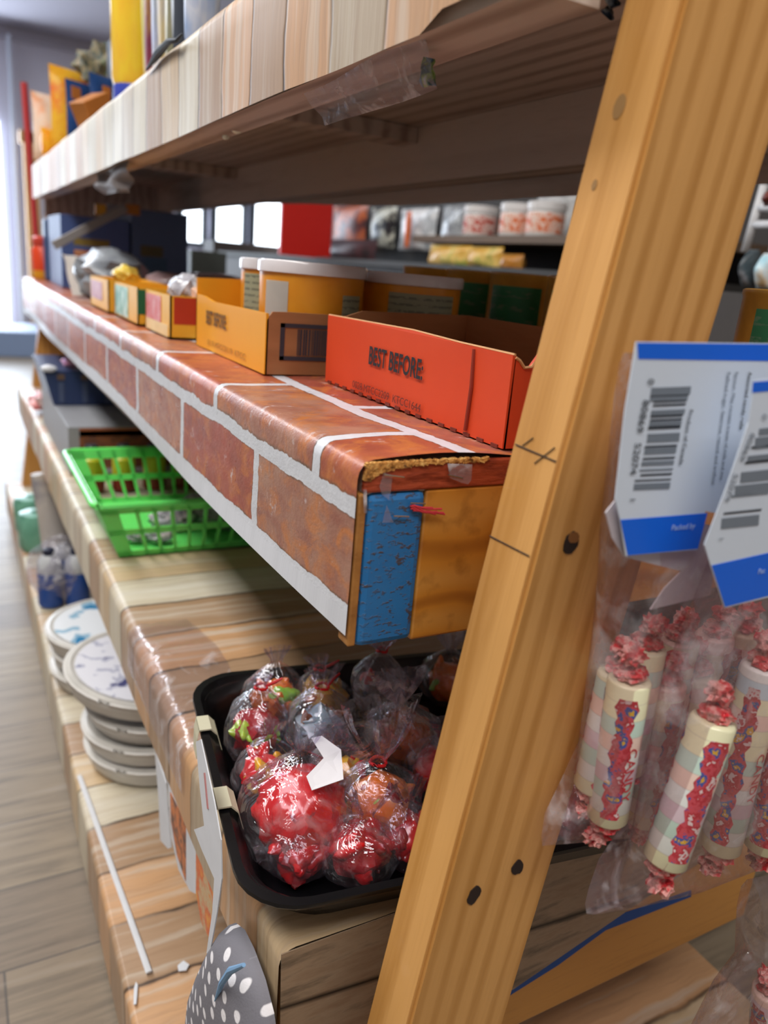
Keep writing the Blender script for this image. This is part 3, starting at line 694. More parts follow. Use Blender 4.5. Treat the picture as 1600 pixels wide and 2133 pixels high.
# orange jar and blue things at the far end
t = thing('orange_jar', 'orange jar with yellow foot at the far end of the brick shelf', 'jar', (.225, 2.36, ZM))
bm = nb(); lathe(bm, [(.028, 0), (.03, .005), (.03, .022)], (0, 0, 0), 20); part('jar_base', bm, flat('#e0a022', .4), t, True, False)
bm = nb(); lathe(bm, [(.03, .022), (.031, .075), (.024, .085)], (0, 0, 0), 20); part('jar_body', bm, flat('#e2471c', .35), t, True, False)
bm = nb(); lathe(bm, [(.026, .085), (.028, .088), (.028, .105), (.02, .11)], (0, 0, 0), 20); part('jar_lid', bm, flat('#d84a38', .35), t, True, False)
x0, y0, z0, x1, y1, z1 = scr(92, 455, 135, 520, 2.25, .06, ZM)
tag(obj('blue_packet', bx(x0, y0, z0, x1, y1, z1, bev=.006), flat('#34507e', .4), None, False, (x0, y0, z0)), 'blue packet standing right of the orange jar', 'packet')
lump('foil_packet', 'yellow and blue foil sweet on top of the blue packet', 'packet', P(150, 462, Y=2.3), .018, blotch('yellow_blue_foil', ['#d8b03a', '#4a66a0'], 60, .2, .3), (1, 1, 1), 18)

# ================================================================== TOP SHELF GOODS
ZT = 1.0065
def on_top(px, X=.27): return P(px, 120, X=X).y
t = thing('tall_canister', 'tall glossy yellow canister with a blue rim standing on the top shelf', 'canister', (.285, 1.42, ZT))
bm = nb(); lathe(bm, [(.035, .0), (.037, .006), (.037, .042), (.036, .045)], (0, 0, 0), 28); part('canister_rim', bm, flat('#3c4cb4', .3), t, True, False)
bm = nb(); lathe(bm, [(.036, .045), (.039, .055), (.040, .28), (.036, .29)], (0, 0, 0), 28)
part('canister_body', bm, blotch('yellow_canister_wrap', ['#f0b23c', '#f2cf3c', '#e8903c'], 9, .12, 0, (1, 1, .4)), t, True, False)
def pouch(name, label, c, w_, h, d, mat, rz=0, seed=0, tilt=0, extra=(), cat='packet', group=None):
    """pillow pouch standing up: flat sealed ends and a bulging middle"""
    t = thing(name, label, cat, c, group, rz)
    bm = nb(); N = 14; g = []
    for s_ in (-1, 1):
        gg = []
        for i in range(N+1):
            row = []
            for j in range(9):
                v = i/N; u = j/8
                k = (math.sin(PI*v)**.5)*(math.sin(PI*u)**.45) if 0 < v < 1 and 0 < u < 1 else 0
                x = (u-.5)*w_*(1-.06*math.sin(PI*v)); z = v*h
                y = s_*d/2*k*(1+.25*noise.noise(Vector((u*3+seed, v*3, s_))))+math.tan(tilt)*z
                row.append(bm.verts.new((x, y, z)))
            gg.append(row)
        for i in range(N):
            for j in range(8):
                q = (gg[i][j], gg[i][j+1], gg[i+1][j+1], gg[i+1][j]); bm.faces.new(q if s_ < 0 else q[::-1])
        g.append(gg)
    bmesh.ops.remove_doubles(bm, verts=bm.verts, dist=.00005)
    part('pouch', bm, mat, t, True, False)
    for (u0, v0, u1, v1, m_, nm) in extra:
        bm = nb(); yy = -d/2*1.14+math.tan(tilt)*(v0+v1)/2*h
        box(bm, (u0-.5)*w_, yy-.001, v0*h, (u1-.5)*w_, yy+.0005, v1*h, bev=.0004); part(nm, bm, m_, t, False, False)
    return t
M_ORP = blotch('orange_pouch_print', ['#f59a1e', '#ffc83a', '#f4602c'], 14, .25, .2)
pouch('chip_bag', 'tall orange chip bag with red edge standing on the far top shelf', (.285, 2.22, ZT), .11, .20, .05, M_ORP, rz=.5, seed=1, extra=[(.25, .30, .85, .45, M_WH, 'white_patch'), (.6, .18, .9, .3, flat('#c8281e', .4), 'red_patch')])
pouch('chip_bag', 'white and orange chip bag behind the tall orange one', (.262, 2.38, ZT), .12, .16, .06, blotch('white_orange_pouch', ['#f0e8dc', '#f6dfd0', '#f08c28'], 12, .3, .3), rz=.5, seed=3)
pouch('chip_bag', 'orange chip bag tipping over the far end of the top shelf', (.25, 2.30, ZT), .08, .07, .04, M_ORP, rz=.8, seed=4)
M_BL = flat('#2c5496', .35)
pouch('blue_card_pack', 'tall blue blister pack with orange logo patch on the top shelf', (.272, 1.98, ZT), .07, .135, .02, M_BL, rz=.6, seed=5, extra=[(.1, .72, .45, .9, flat('#d8843c', .5), 'orange_patch'), (.55, .0, .95, .55, flat('#b4bccc', .4), 'grey_panel')])
pouch('blue_card_pack', 'shorter blue blister pack just right of the taller one', (.30, 1.84, ZT), .07, .13, .02, M_BL, rz=.6, seed=6, extra=[(.35, .68, .65, .85, flat('#d8843c', .5), 'orange_patch')])
bm = nb(); box(bm, -.03, -.022, 0, .03, .022, .045, bev=.002)
o = obj('small_carton', bm, flat('#bc7634', .5)); o.location = (.262, 1.66, ZT+.016); o.rotation_euler = (0, math.radians(-28), .5); tag(o, 'small orange brown carton tipped against the dark tray', 'carton')
tag(obj('dark_tray', bx(.25, 1.72, ZT, .33, 1.80, ZT+.05, bev=.003), flat('#3a3f3c', .5), None, False, (.29, 1.76, ZT)), 'dark grey tray under the tipped orange brown carton', 'tray')
t = thing('figurine_box', 'green and dark box with pale edge strip behind the canister', 'box', (.36, 1.86, ZT))
part('carton', bx(.32, 1.84, ZT, .42, 1.90, ZT+.205, bev=.002), flat('#33425a', .5), t)
part('edge_strip', bx(.335, 1.835, ZT, .348, 1.841, ZT+.205), flat('#b4bf98', .5), t)
part('edge_strip', bx(.348, 1.835, ZT+.165, .42, 1.841, ZT+.182), flat('#d9c68c', .5), t)
lump('artificial_greenery', 'small dark green leafy ornament on the far top shelf', 'ornament', (.36, 2.15, ZT+.20), .05, blotch('green_leaf_mix', ['#3c6a52', '#8a7a5a', '#2f4a48', '#b49a78'], 40, .6, .6), (1.2, 1, 1.1), 22, .6)
tag(obj('ornament_stand', bx(.355, 2.145, ZT, .365, 2.155, ZT+.17), flat('#4a5a48', .6), None, False, (.36, 2.15, ZT)), 'slim stem holding the dark green leafy ornament', 'stand')
lump('artificial_greenery', 'pale green leafy ornament above the dark box', 'ornament', (.37, 1.87, ZT+.232), .034, blotch('pale_leaf_mix', ['#7fb07c', '#c9d8c4', '#5a8a66'], 60, .6, .5), (1.3, 1, .8), 23, .6)
# row of narrow packets right of the canister
for k, (px, wd, h, cols, lb) in enumerate((
    (290, .03, .30, ['#d8c23c', '#b8b83c'], 'yellow green packet close behind the canister'),
    (298, .035, .27, ['#a83c4c', '#7a2a44', '#c8a030'], 'crimson packet next to the canister'),
    (312, .035, .27, ['#d8d8d4', '#a9b4d8', '#8f9a88'], 'white and pale blue packet right of the crimson one'),
    (326, .035, .27, ['#e6c48c', '#c9b890', '#98a0c0'], 'cream packet in the middle of the row'),
    (342, .04, .27, ['#8f9480', '#b8b494', '#777e70'], 'khaki grey packet near the dark strap'),
    (362, .05, .27, ['#50545c', '#3f424a'], 'charcoal packet above the dark strap'),
    (386, .05, .27, ['#8fb4ec', '#d6e2f8', '#4a7cc8'], 'sky blue packet nearest the camera on the top shelf'))):
    y = P(px, 80, X=.262).y
    pouch('slim_packet', lb, (.262+.02, y, ZT), wd*1.4, h, .03, blotch('slim_packet_print_%d' % k, cols, 16, .35, .1, (1, 1, .5)), rz=.7, seed=30+k, group='packets along the top shelf')
# red pole with a sign at the far end
bm = nb(); tube(bm, [P(50, 172, Y=2.62), P(62, 330, Y=2.62), P(76, 500, Y=2.62)], .009, 8)
bm2 = nb(); tube(bm2, [P(76, 500, Y=2.62), P(76, 500, Y=2.62)*1-Vector((0, 0, .86))], .009, 8)
t = thing('red_pole', 'red pole leaning at the far end of the shelf unit', 'pole', (.25, 2.62, 0))
part('pole', bm, flat('#c03a3c', .4), t, True); part('foot_pole', bm2, flat('#c03a3c', .4), t, True)

# ================================================================== LOWER SHELF GOODS
ZL = .4035
# green basket
bs = thing('plastic_basket', 'bright green slotted plastic basket on the lower shelf', 'basket', (.31, 1.14, ZL))
M_GR = NT('green_plastic'); M_GR.color('#6ae36e').rough(.32); M_GR.b.inputs['Subsurface Weight'].default_value = .25; M_GR.b.inputs['Subsurface Scale'].default_value = .01; M_GR = M_GR.m
bh = .082; L2, W2 = .165, .150; tp = .030
def bpt(x, y, z): k = z/bh; return Vector(((L2-tp*(1-k))*x, (W2-tp*(1-k))*y, z))
def lattice(fix, n, name):
    """one wall: bands at bottom, middle and rim with upright slats between"""
    bm = nb()
    def pt(u, z): return bpt(u, fix[1], z) if fix[0] == 'y' else bpt(fix[1], u, z)
    def bar(u0, z0, u1, z1, th=.0022):
        a, b, c, d = pt(u0, z0), pt(u1, z0), pt(u1, z1), pt(u0, z1); nrm = (b-a).cross(d-a).normalized()*th
        slab(bm, [a, b, c, d], nrm)
    bar(-1, 0, 1, .009); bar(-1, .036, 1, .045); bar(-1, .070, 1, bh)
    bar(-1, 0, -.86, bh); bar(.86, 0, 1, bh)
    for k in range(1, n): u = -.86+1.72*k/n; bar(u-.022*9/n, 0, u+.022*9/n, bh)
    return part(name, bm, M_GR, bs, False, False)
for f, n in ((('y', -1), 12), (('y', 1), 12), (('x', -1), 9), (('x', 1), 9)): lattice(f, n, 'slotted_wall')
bm = nb(); box(bm, -L2+tp, -W2+tp, .001, L2-tp, W2-tp, .004); part('basket_floor', bm, M_GR, bs, False, False)
bm = nb(); pts = []
for cx_, cy_, a0 in ((L2-.012, W2-.012, 0), (-L2+.012, W2-.012, 90), (-L2+.012, -W2+.012, 180), (L2-.012, -W2+.012, 270)):
    for k in range(5): a = math.radians(a0+22.5*k); pts.append((cx_+.016*math.cos(a), cy_+.016*math.sin(a), bh))
pts += [pts[0], pts[1]]; tube(bm, pts, .0048, 8); part('rim', bm, M_GR, bs, True, False)
M_SIL = blotch('silver_wrapper', ['#b8b8c0', '#77757c', '#d8c8cc'], 60, .2, .6)
for k, (x, y, z, r, lb) in enumerate(((.268, 1.10, .016, .024, 'silver and pink wrapped candy at the left of the basket'), (.315, 1.12, .024, .030, 'crinkled silver packet in the middle of the basket'), (.35, 1.08, .028, .032, 'dark silver packet at the right inside the basket'), (.235, 1.045, .012, .014, 'tiny round silver candy by the basket front wall'), (.205, 1.055, .012, .013, 'tiny grey and pink candy in the basket front corner'))):
    lump('wrapped_candy', lb, 'candy', (x, y, ZL+.004+z), r, M_SIL if k != 2 else blotch('dark_silver', ['#6a686c', '#8f8d92', '#3e3c40'], 60, .2, .6), (1.4, 1, .7), 40+k, .4, 'wrapped candies in the green basket')
# colourful bottles seen through the basket, grey carton, navy pack
for k in range(6):
    x = .19+k*.052
    t = thing('small_bottle', 'small yellow and red capped bottle %s' % ['at the left end of the row behind the basket', 'second from the left behind the basket', 'third from the left behind the basket', 'fourth from the left behind the basket', 'fifth from the left behind the basket', 'at the right end of the row behind the basket'][k], 'bottle', (x, 1.345, ZL), 'small bottles behind the basket')
    bm = nb(); lathe(bm, [(.019, 0), (.02, .004), (.02, .024), (.019, .028)], (0, 0, 0), 16); part('red_base', bm, flat('#8a2f1c', .4), t, True, False)
    bm = nb(); lathe(bm, [(.0195, .028), (.0195, .055), (.012, .062)], (0, 0, 0), 16); part('yellow_body', bm, flat('#c8c22a', .4), t, True, False)
    bm = nb(); lathe(bm, [(.012, .062), (.012, .076), (.009, .08)], (0, 0, 0), 16); part('cap', bm, flat('#24242a', .4), t, True, False)
gx0, gy0, gx1, gy1 = .166, 1.45, .48, 1.92
carton('grey_carton', 'grey shrink wrapped carton with brown picture panel behind the basket', 'carton', gx0, gy0, ZL, gx1, gy1, ZL+.088, flat('#9b9da3', .4),
       [('y', .06, .12, .62, .92, pict('brown_panel', '#6a4238', '#8a5236', '#543830'), 'brown_panel'), ('y', .06, .80, .62, .97, flat('#b06444', .4), 'copper_band')])
t = thing('beverage_pack', 'navy blue pack of cans with pale stripes on top of the grey carton', 'drink pack', (.30, 1.75, ZL+.089))
bm = nb(); slab(bm, [(.165, 1.66, ZL+.089), (.44, 1.66, ZL+.089), (.44, 1.66, ZL+.158), (.148, 1.66, ZL+.158)], (0, .25, 0)); part('carton', bm, flat('#2c3c66', .35), t)
for k in range(6):
    x = .175+k*.045; part('pale_stripe', bx(x, 1.6585, ZL+.095, x+.010, 1.6605, ZL+.135), flat('#4c5878', .4), t)
    part('orange_mark', bx(x-.002, 1.6585, ZL+.140, x+.012, 1.6605, ZL+.151), flat('#6a5344', .5), t)
bm = nb(); crumple(bm, (.158, 1.655, ZL+.163), .012, 3, .2, 2, (1.3, .6, .6)); part('white_tab', bm, flat('#f2f6ff', .3), t, True)
lump('wrapped_candy', 'pink and violet shiny wrapper above the navy pack', 'candy', (.205, 1.70, ZL+.170), .013, blotch('violet_foil', ['#a890e0', '#d89ab0', '#8a2c4c'], 60, .2, .4), (1.4, 1, .8), 50)
lump('crumpled_wrapper', 'red and white crumpled wrapper at the far front of the lower shelf', 'wrapper', (.180, 2.05, ZL+.028), .032, blotch('red_white_wrapper', ['#f0ecf0', '#d87a78', '#7a2c3c'], 26, .25, .5), (.9, 1.5, .7), 51, .5)
# clear plastic over the front edge
def filmsheet():
    bm = nb(); g = []; N = 18
    for i in range(N+1):
        row = []
        for j in range(N+1):
            u, v = i/N, j/N
            y = .80-.24*u; s_ = -.035+.10*v*(1-.35*u)+.03*math.sin(u*3)*v   # distance in from the ridge
            wv = .004*abs(noise.noise(Vector((u*5, v*5, 1))))+.0012
            if s_ < 0: x, z = .1465-wv, .392+s_
            elif s_ < .012: a = s_/.012*PI/2; x, z = .1465+.011-(.011+wv)*math.cos(a), .392+(.011+wv)*math.sin(a)
            else: x, z = .1575+(s_-.012), .4035+wv
            row.append(bm.verts.new((x, y, z)))
        g.append(row)
    for i in range(N):
        for j in range(N): bm.faces.new((g[i][j], g[i][j+1], g[i+1][j+1], g[i+1][j]))
    return tag(obj('clear_plastic_sheet', bm, film('loose_clear_sheet', '#f2eef2', haze=.12, gloss=.22, wr=14, bump=.35, rough=.15), None, True, (.17, .7, .403)), 'loose sheet of clear plastic draped over the lower shelf edge', 'plastic')
filmsheet()

# black tray
ty = thing('black_tray', 'black plastic tray full of bagged candy on the lower shelf', 'tray', (.305, .4445, ZL))
def rrect(bm, hx, hy, r, z, n=6):
    out = []
    for sx, sy, a0 in ((1, 1, 0), (-1, 1, 90), (-1, -1, 180), (1, -1, 270)):
        for k in range(n+1):
            a = math.radians(a0+90*k/n); out.append(bm.verts.new((sx*(hx-r)+r*math.cos(a), sy*(hy-r)+r*math.sin(a), z)))
    return out
bm = nb(); HX, HY = .165, .139
lv = [(.136, .108, .03, .0005), (.139, .111, .034, .003)]
for k in range(4): lv += [(.142+k*.0028, .115+k*.0028, .036, .006+k*.0058), (.1428+k*.0028, .1158+k*.0028, .036, .0095+k*.0058)]
lv += [(HX-.010, HY-.010, .038, .030), (HX-.009, HY-.009, .038, .0325), (HX-.001, HY-.001, .04, .0325), (HX+.0004, HY+.0004, .04, .0345), (HX, HY, .04, .0365), (HX-.006, HY-.006, .036, .0365), (HX-.009, HY-.009, .034, .033), (.141, .113, .03, .006), (.134, .107, .028, .003)]
rs = [rrect(bm, q[0], q[1], q[2], q[3]*1.14) for q in lv]
for a, b in zip(rs, rs[1:]):
    for k in range(len(a)): bm.faces.new((a[k], a[(k+1) % len(a)], b[(k+1) % len(b)], b[k]))
bm.faces.new(rs[0][::-1]); bm.faces.new(rs[-1])
part('tray_body', bm, M_BLACK, ty, True, False)
TR = math.radians(-8); ty.rotation_euler[2] = TR
TC = Vector((.305, .4445, ZL)); RT = Matrix.Rotation(TR, 3, 'Z')
# masking tape over the tray rim and onto the paper
M_TAPE = flat('#cdc9ae', .6)
def rimtape(y, w_, label):
    bm = nb(); pr = [(-HX-.0035, .018), (-HX-.0032, .036), (-HX-.0018, .0436), (-HX+.0075, .0436), (-HX+.0125, .038), (-HX+.0165, .022), (-HX+.018, .014)]
    ring = [(x, z+.0012) for x, z in pr]
    for (x0_, z0_), (x1_, z1_), (x2_, z2_), (x3_, z3_) in zip(pr, pr[1:], ring, ring[1:]):
        slab(bm, [TC+RT @ Vector(q) for q in ((x0_, y, z0_), (x1_, y, z1_), (x3_+.0004, y, z3_), (x2_+.0004, y, z2_))], RT @ Vector((0, w_, 0)))
    tag(obj('masking_tape', bm, M_TAPE, None, False, (.14, y+TC.y, .44)), label, 'tape', 'masking tape on the black tray')
rimtape(.048, .020, 'strip of cream masking tape over the tray rim, farther from camera')
rimtape(-.046, .022, 'strip of cream masking tape over the tray rim, nearer the camera')

# ---- candy bags
def gummy(bm, c, r, rnd):
    """a chunky gummy piece with blunt limbs"""
    R_ = Matrix.Rotation(rnd.uniform(0, 6), 3, (rnd.random(), rnd.random(), rnd.random()+.01)); sd = rnd.uniform(0, 50)
    g = bmesh.ops.create_icosphere(bm, subdivisions=3, radius=1)['verts']
    for v in g:
        d = v.co.copy(); limb = max(0, math.cos(3.0*math.atan2(d.x, d.z)))*(1-abs(d.y))      # blunt head, arms and feet
        k = r*(.62+.34*limb+.10*noise.noise(d*2+Vector((sd, 0, 0))))
        v.co = Vector(c)+R_ @ Vector((d.x*k*.9, d.y*k*.62, d.z*k*1.25))
def gel(c):
    n = NT('gummy_'+c.strip('#')); n.color(c).rough(.22); n.b.inputs['Subsurface Weight'].default_value = .5; n.b.inputs['Subsurface Scale'].default_value = .01; n.b.inputs['Coat Weight'].default_value = .5; return n.m
G = {k: gel(v) for k, v in dict(green='#9ad04a', lime='#bfe04a', orange='#f07c22', red='#dc181e', dark='#a8161e', amber='#eab030', grey='#8fa2ae', brown='#8a4a26').items()}
M_TIE = flat('#d01c20', .4)
def bagmesh(r, h, neck, flare, seed, lean, flat_=1.0):
    rnd = random.Random(seed); bm = nb(); n = 40
    prof = [(.25*r, 0), (.72*r, .03*h), (.98*r, .2*h), (1.05*r, .42*h), (.92*r, .64*h), (.55*r, .84*h), (neck, h), (neck*1.15, h+.003), (flare*.5, h+.4*flare), (flare*.85, h+.9*flare), (flare*1.05, h+1.35*flare)]
    ph = [rnd.uniform(0, 6) for _ in range(4)]
    def sm(p, k=3):
        for _ in range(1):
            q = [p[0]]
            for a, b in zip(p, p[1:]): q += [((a[0]+b[0])/2, (a[1]+b[1])/2), b]
            p = q
        return p
    prof = sm(prof); rings = []
    for (rr, z) in prof:
        ring = []
        for i in range(n):
            a = 2*PI*i/n; t_ = min(1, z/h)
            amp = .05+.22*max(0, t_-.45)
            if z > h: amp = .30
            k = 1+amp*math.sin(7*a+ph[0])*math.cos(3*a+ph[1])+.5*amp*math.sin(13*a+ph[2])
            k += .10*noise.noise(Vector((math.cos(a)*1.5+seed, math.sin(a)*1.5, z*40)))
            fl = 1 if z <= h else .45
            x, y = rr*k*math.cos(a), rr*k*math.sin(a)*(fl)
            ring.append(bm.verts.new((x+lean[0]*z, y*flat_+lean[1]*z, z)))
        rings.append(ring)
    for a, b in zip(rings, rings[1:]):
        for i in range(n): bm.faces.new((a[i], a[(i+1) % n], b[(i+1) % n], b[i]))
    bm.faces.new(rings[0][::-1])
    return bm
def inside(p, r):
    """keep a bag of radius r within the tray walls"""
    q = RT.inverted() @ (p-TC); mx, my = HX-.018-r*.92, HY-.020-r*.92
    q.x = max(-mx, min(mx, q.x)); q.y = max(-my, min(my, q.y)); q.z = max(q.z, .004)
    return TC+RT @ q
def candy_bag(label, px, py, z, r, h, cols, seed, lean=(0, 0), flare=.012, tie=True, pieces=9, gr=.009, flat_=1.0, skin=None):
    """a tied cellophane bag; (px, py) is where the middle of its body is seen, z the height of that middle"""
    c = P(px, py, Z=z); base = inside(Vector((c.x, c.y, z-.42*h)), r)
    t = thing('candy_bag', label, 'bag of candy', base, 'tied candy bags in the black tray')
    part('clear_bag', bagmesh(r, h, r*.16, flare, seed, lean, flat_), skin or M_FILM, t, True, False)
    rnd = random.Random(seed+100)
    for ci, col in enumerate(cols):
        bm = nb()
        if ci == 0 and pieces > 5: crumple(bm, (lean[0]*h*.35, lean[1]*h*.35, h*.36), r*.74, seed, .3, 3, (1, 1, .85))
        for k in range(max(2, int(pieces*1.4)//len(cols))):
            a = rnd.uniform(0, 2*PI); rr = r*(.40+.16*rnd.random()); zz = h*rnd.uniform(.20, .60)
            gummy(bm, (rr*math.cos(a)+lean[0]*zz, (rr*math.sin(a))*flat_+lean[1]*zz, zz), gr*.98, rnd)
        q = part('gummy_pieces', bm, G[col], t, True, False); q['kind'] = 'stuff'
    if tie:
        bm = nb(); tz_ = h+.0015; q = Vector((lean[0]*tz_, lean[1]*tz_, tz_)); R2 = r*.19
        tube(bm, [q+Vector((R2*math.cos(a), R2*math.sin(a), .0007*math.sin(2*a))) for a in [2*PI*k/12 for k in range(13)]], .0012, 6)
        s_ = rnd.choice((-1, 1)); tube(bm, [q+Vector((R2, 0, 0)), q+Vector((R2+.006, -.003*s_, .004)), q+Vector((R2+.012, -.004*s_, .007))], [.0012, .0014, .0008], 6)
        part('twist_tie', bm, M_TIE, t, True, False)
    return t
Z1 = ZL+.004
# (label, px, py, z of middle, r, h, colours, seed, lean)
candy_bag('candy bag with green and orange gummies in the far left corner of the black tray', 560, 1430, .440, .027, .050, ['orange', 'green'], 1, (.1, .2), .010, False, 8, .012)
candy_bag('red-tied bag with lime gummies over dark red ones, left side of the tray', 530, 1520, .440, .026, .052, ['dark', 'lime', 'green'], 2, (.15, .2), .008, True, 9, .011)
candy_bag('candy bag with amber gummies and an upright red tie at the back of the tray', 672, 1425, .435, .026, .046, ['amber', 'orange'], 3, (-.2, .1), .010, True, 8, .011)
candy_bag('candy bag with blue grey sweets in the middle of the tray', 668, 1515, .440, .029, .054, ['grey', 'brown', 'grey'], 4, (.05, .15), .014, True, 10, .010)
candy_bag('mostly empty cellophane bag rising right under the blue painted block', 790, 1425, .455, .024, .050, ['grey', 'red'], 5, (.05, .1), .036, True, 3, .008, skin=M_FILMC)
candy_bag('clear bag with a few orange sweets in front of the leaning post', 850, 1520, .445, .032, .052, ['orange', 'brown'], 6, (-.25, -.1), .022, False, 6, .010, skin=M_FILMC)
candy_bag('candy bag of red and amber gummies at the left rim of the tray', 545, 1612, .436, .024, .044, ['red', 'amber'], 7, (.1, .1), .010, False, 8, .012)
candy_bag('candy bag with orange and amber pieces in the centre of the tray', 715, 1620, .434, .026, .046, ['amber', 'orange', 'red'], 9, (-.1, .1), .010, False, 9, .011)
candy_bag('candy bag with orange sweets and a wide clear frill, front right of the tray', 800, 1665, .444, .030, .048, ['orange', 'dark', 'lime'], 10, (-.1, .1), .032, True, 8, .011)
candy_bag('candy bag of dark red candy at the front middle edge of the tray', 745, 1765, .430, .027, .042, ['dark', 'red', 'red'], 11, (.1, -.05), .016, False, 12, .012)
candy_bag('candy bag of dark red candy at the front left edge of the tray', 625, 1772, .426, .022, .034, ['dark', 'red'], 12, (0, 0), .008, False, 10, .012)
candy_bag('candy bag of red candy at the front edge just left of the post', 850, 1740, .430, .024, .042, ['red', 'dark'], 13, (0, .1), .012, False, 9, .011)
candy_bag('candy bag with orange and green sweets at the back beside the post', 905, 1375, .440, .028, .048, ['orange', 'green', 'brown'], 14, (0, .1), .014, False, 8, .011)
candy_bag('candy bag of red sweets half hidden left of the post', 915, 1600, .436, .027, .048, ['red', 'dark'], 15, (0, 0), .012, False, 9, .011)
candy_bag('candy bag of red sweets seen to the right of the post', 1185, 1690, .434, .030, .046, ['red', 'dark'], 16, (.1, 0), .018, False, 10, .012)
# big red bag with a paper label
c = P(605, 1690, Z=.445)
t = thing('candy_bag', 'big bag of glossy red licorice with a white paper label, front left of the tray', 'bag of candy', inside(Vector((c.x, c.y, .410)), .037), 'tied candy bags in the black tray')
part('clear_bag', bagmesh(.041, .066, .006, .012, 8, (.12, .25)), M_FILM, t, True, False)
bm = nb(); rnd = random.Random(3)
crumple(bm, (.004, .007, .028), .0335, 2, .12, 4, (1, 1, .86))
for v in bm.verts:
    q_ = math.atan2(v.co.y-.008, v.co.x-.004); k_ = 1-.09*abs(math.sin(q_*9+v.co.z*90+1.5*math.sin(v.co.z*70))); v.co.x = .004+(v.co.x-.004)*k_; v.co.y = .008+(v.co.y-.008)*k_; v.co.z = max(.001, v.co.z)
q = part('red_licorice', bm, G['red'], t, True, False); q['kind'] = 'stuff'
lc = Vector((.014, .002, .060)); bm = nb()
lw_ = [(-.012, -.016, .0), (.010, -.018, .004), (.018, .004, .011), (.010, .020, .014), (.002, .020, .014), (.004, .002, .009), (-.012, -.006, .004)]
slab(bm, [lc+Vector(p) for p in lw_], (0, 0, .0004)); part('paper_label', bm, flat('#e6e4ea', .5), t, False, False)
bm = nb(); tube(bm, [lc+Vector((-.002, -.010, .0024)), lc+Vector((.004, -.010, .0036))], .0006, 5); part('ink_mark', bm, M_INK, t, False, False)

# paper sign, round cards and dotted mitt hanging below the lower shelf nosing
def hang(name, label, cat, pts, X, mat, th=.0012, extra=(), bev=0):
    c = P(*pts[0], X=X); t = thing(name, label, cat, c)
    bm = nb(); slab(bm, [P(x, y, X=X) for x, y in pts], (th, 0, 0)); part('sheet', bm, mat, t)
    for k, (pp, m_, nm) in enumerate(extra):
        bm = nb(); slab(bm, [P(x, y, X=X-.0006) for x, y in pp], (.0008, 0, 0)); part(nm, bm, m_, t)
    return t
M_PAPER = flat('#dfe3ea', .6)
hang('torn_paper_sign', 'torn white paper taped to the left rim of the black tray', 'paper', [(408, 1545), (418, 1540), (446, 1670), (460, 1750), (462, 1830), (452, 1900), (436, 1990), (430, 1985), (442, 1900), (446, 1830), (420, 1770), (404, 1728), (425, 1720), (416, 1640)], .127, M_PAPER, .0008,
     [([(424+dx, 1610+dy) for dx, dy in ((0, 0), (2, 0), (9, 75), (7, 75))], flat('#c98a8a', .6), 'red_writing')])
ell = lambda cx, cy, rx, ry, a0=0, a1=360, n=20: [(cx+rx*math.cos(math.radians(a0+(a1-a0)*k/n)), cy+ry*math.sin(math.radians(a0+(a1-a0)*k/n))) for k in range(n+1)]
hang('round_white_card', 'thin white rounded card hanging farther under the lower shelf', 'card', [(322, 1560), (345, 1630), (356, 1765), (350, 1768), (334, 1750), (330, 1660)], .160, M_PAPER)
hang('round_white_card', 'white rounded card with a dark orange picture under the lower shelf', 'card', [(348, 1610), (385, 1690), (408, 1760), (408, 1862), (396, 1856), (372, 1812), (357, 1745)], .158, M_PAPER, .0012,
     [([(354, 1650), (386, 1715), (386, 1835), (368, 1780), (356, 1710)], blotch('sunset_picture', ['#2c2a30', '#8a4a2c', '#d87a3a', '#5a4038'], 60, .4, 0), 'picture')])
hang('picture_card', 'orange and yellow picture card behind the torn white paper', 'card', [(408, 1735), (436, 1790), (452, 1850), (450, 1900), (440, 1962), (420, 1925), (408, 1860)], .150, blotch('orange_picture', ['#e8a03a', '#d8602c', '#c9b48a', '#e07a20'], 40, .4, 0))
# polka dot mitt
X_ = .134; t = thing('polka_dot_mitt', 'grey padded mitt with white polka dots hanging below the black tray', 'mitt', P(480, 1960, X=X_))
outl = [(468, 1930), (486, 1945), (505, 1985), (528, 2050), (545, 2120), (556, 2200), (560, 2260), (400, 2280), (396, 2200), (398, 2120), (404, 2070), (425, 2010), (448, 1960)]
bm = nb(); cc = P(478, 2110, X=X_); rings = []
for k, (s_, dx) in enumerate(((1, .008), (1.0, .003), (.94, -.004), (.8, -.010), (.5, -.014), (.2, -.0155))):
    rings.append([bm.verts.new(cc+(P(x, y, X=X_)-cc)*s_+Vector((dx, 0, 0))) for x, y in outl])
for a, b in zip(rings, rings[1:]):
    for k in range(len(a)): bm.faces.new((a[k], a[(k+1) % len(a)], b[(k+1) % len(b)], b[k]))
bm.faces.new(rings[0][::-1]); bm.faces.new(rings[-1]); bmesh.ops.subdivide_edges(bm, edges=bm.edges[:], cuts=1, use_grid_fill=True)
def dots():
    n = NT('grey_polka_dot_cloth'); v = n.n('ShaderNodeTexVoronoi', feature='F1', voronoi_dimensions='2D'); v.inputs['Randomness'].default_value = .5
    sp_ = n.n('ShaderNodeSeparateXYZ'); n.t.links.new(n.coord(), sp_.inputs[0]); cb_ = n.n('ShaderNodeCombineXYZ'); n.put(cb_, 0, sp_.outputs[1]); n.put(cb_, 1, sp_.outputs[2])
    n.t.links.new(cb_.outputs[0], v.inputs['Vector']); v.inputs['Scale'].default_value = 62
    n.color(n.mix('#e8e6ea', '#77767e', n.ramp(v.outputs['Distance'], [(.20, 0.0), (.25, 1.0)]))).rough(.85); n.bump(n.noise(n.coord(), 500, 2), .3, .001); return n.m
part('mitt_body', bm, dots(), t, True)
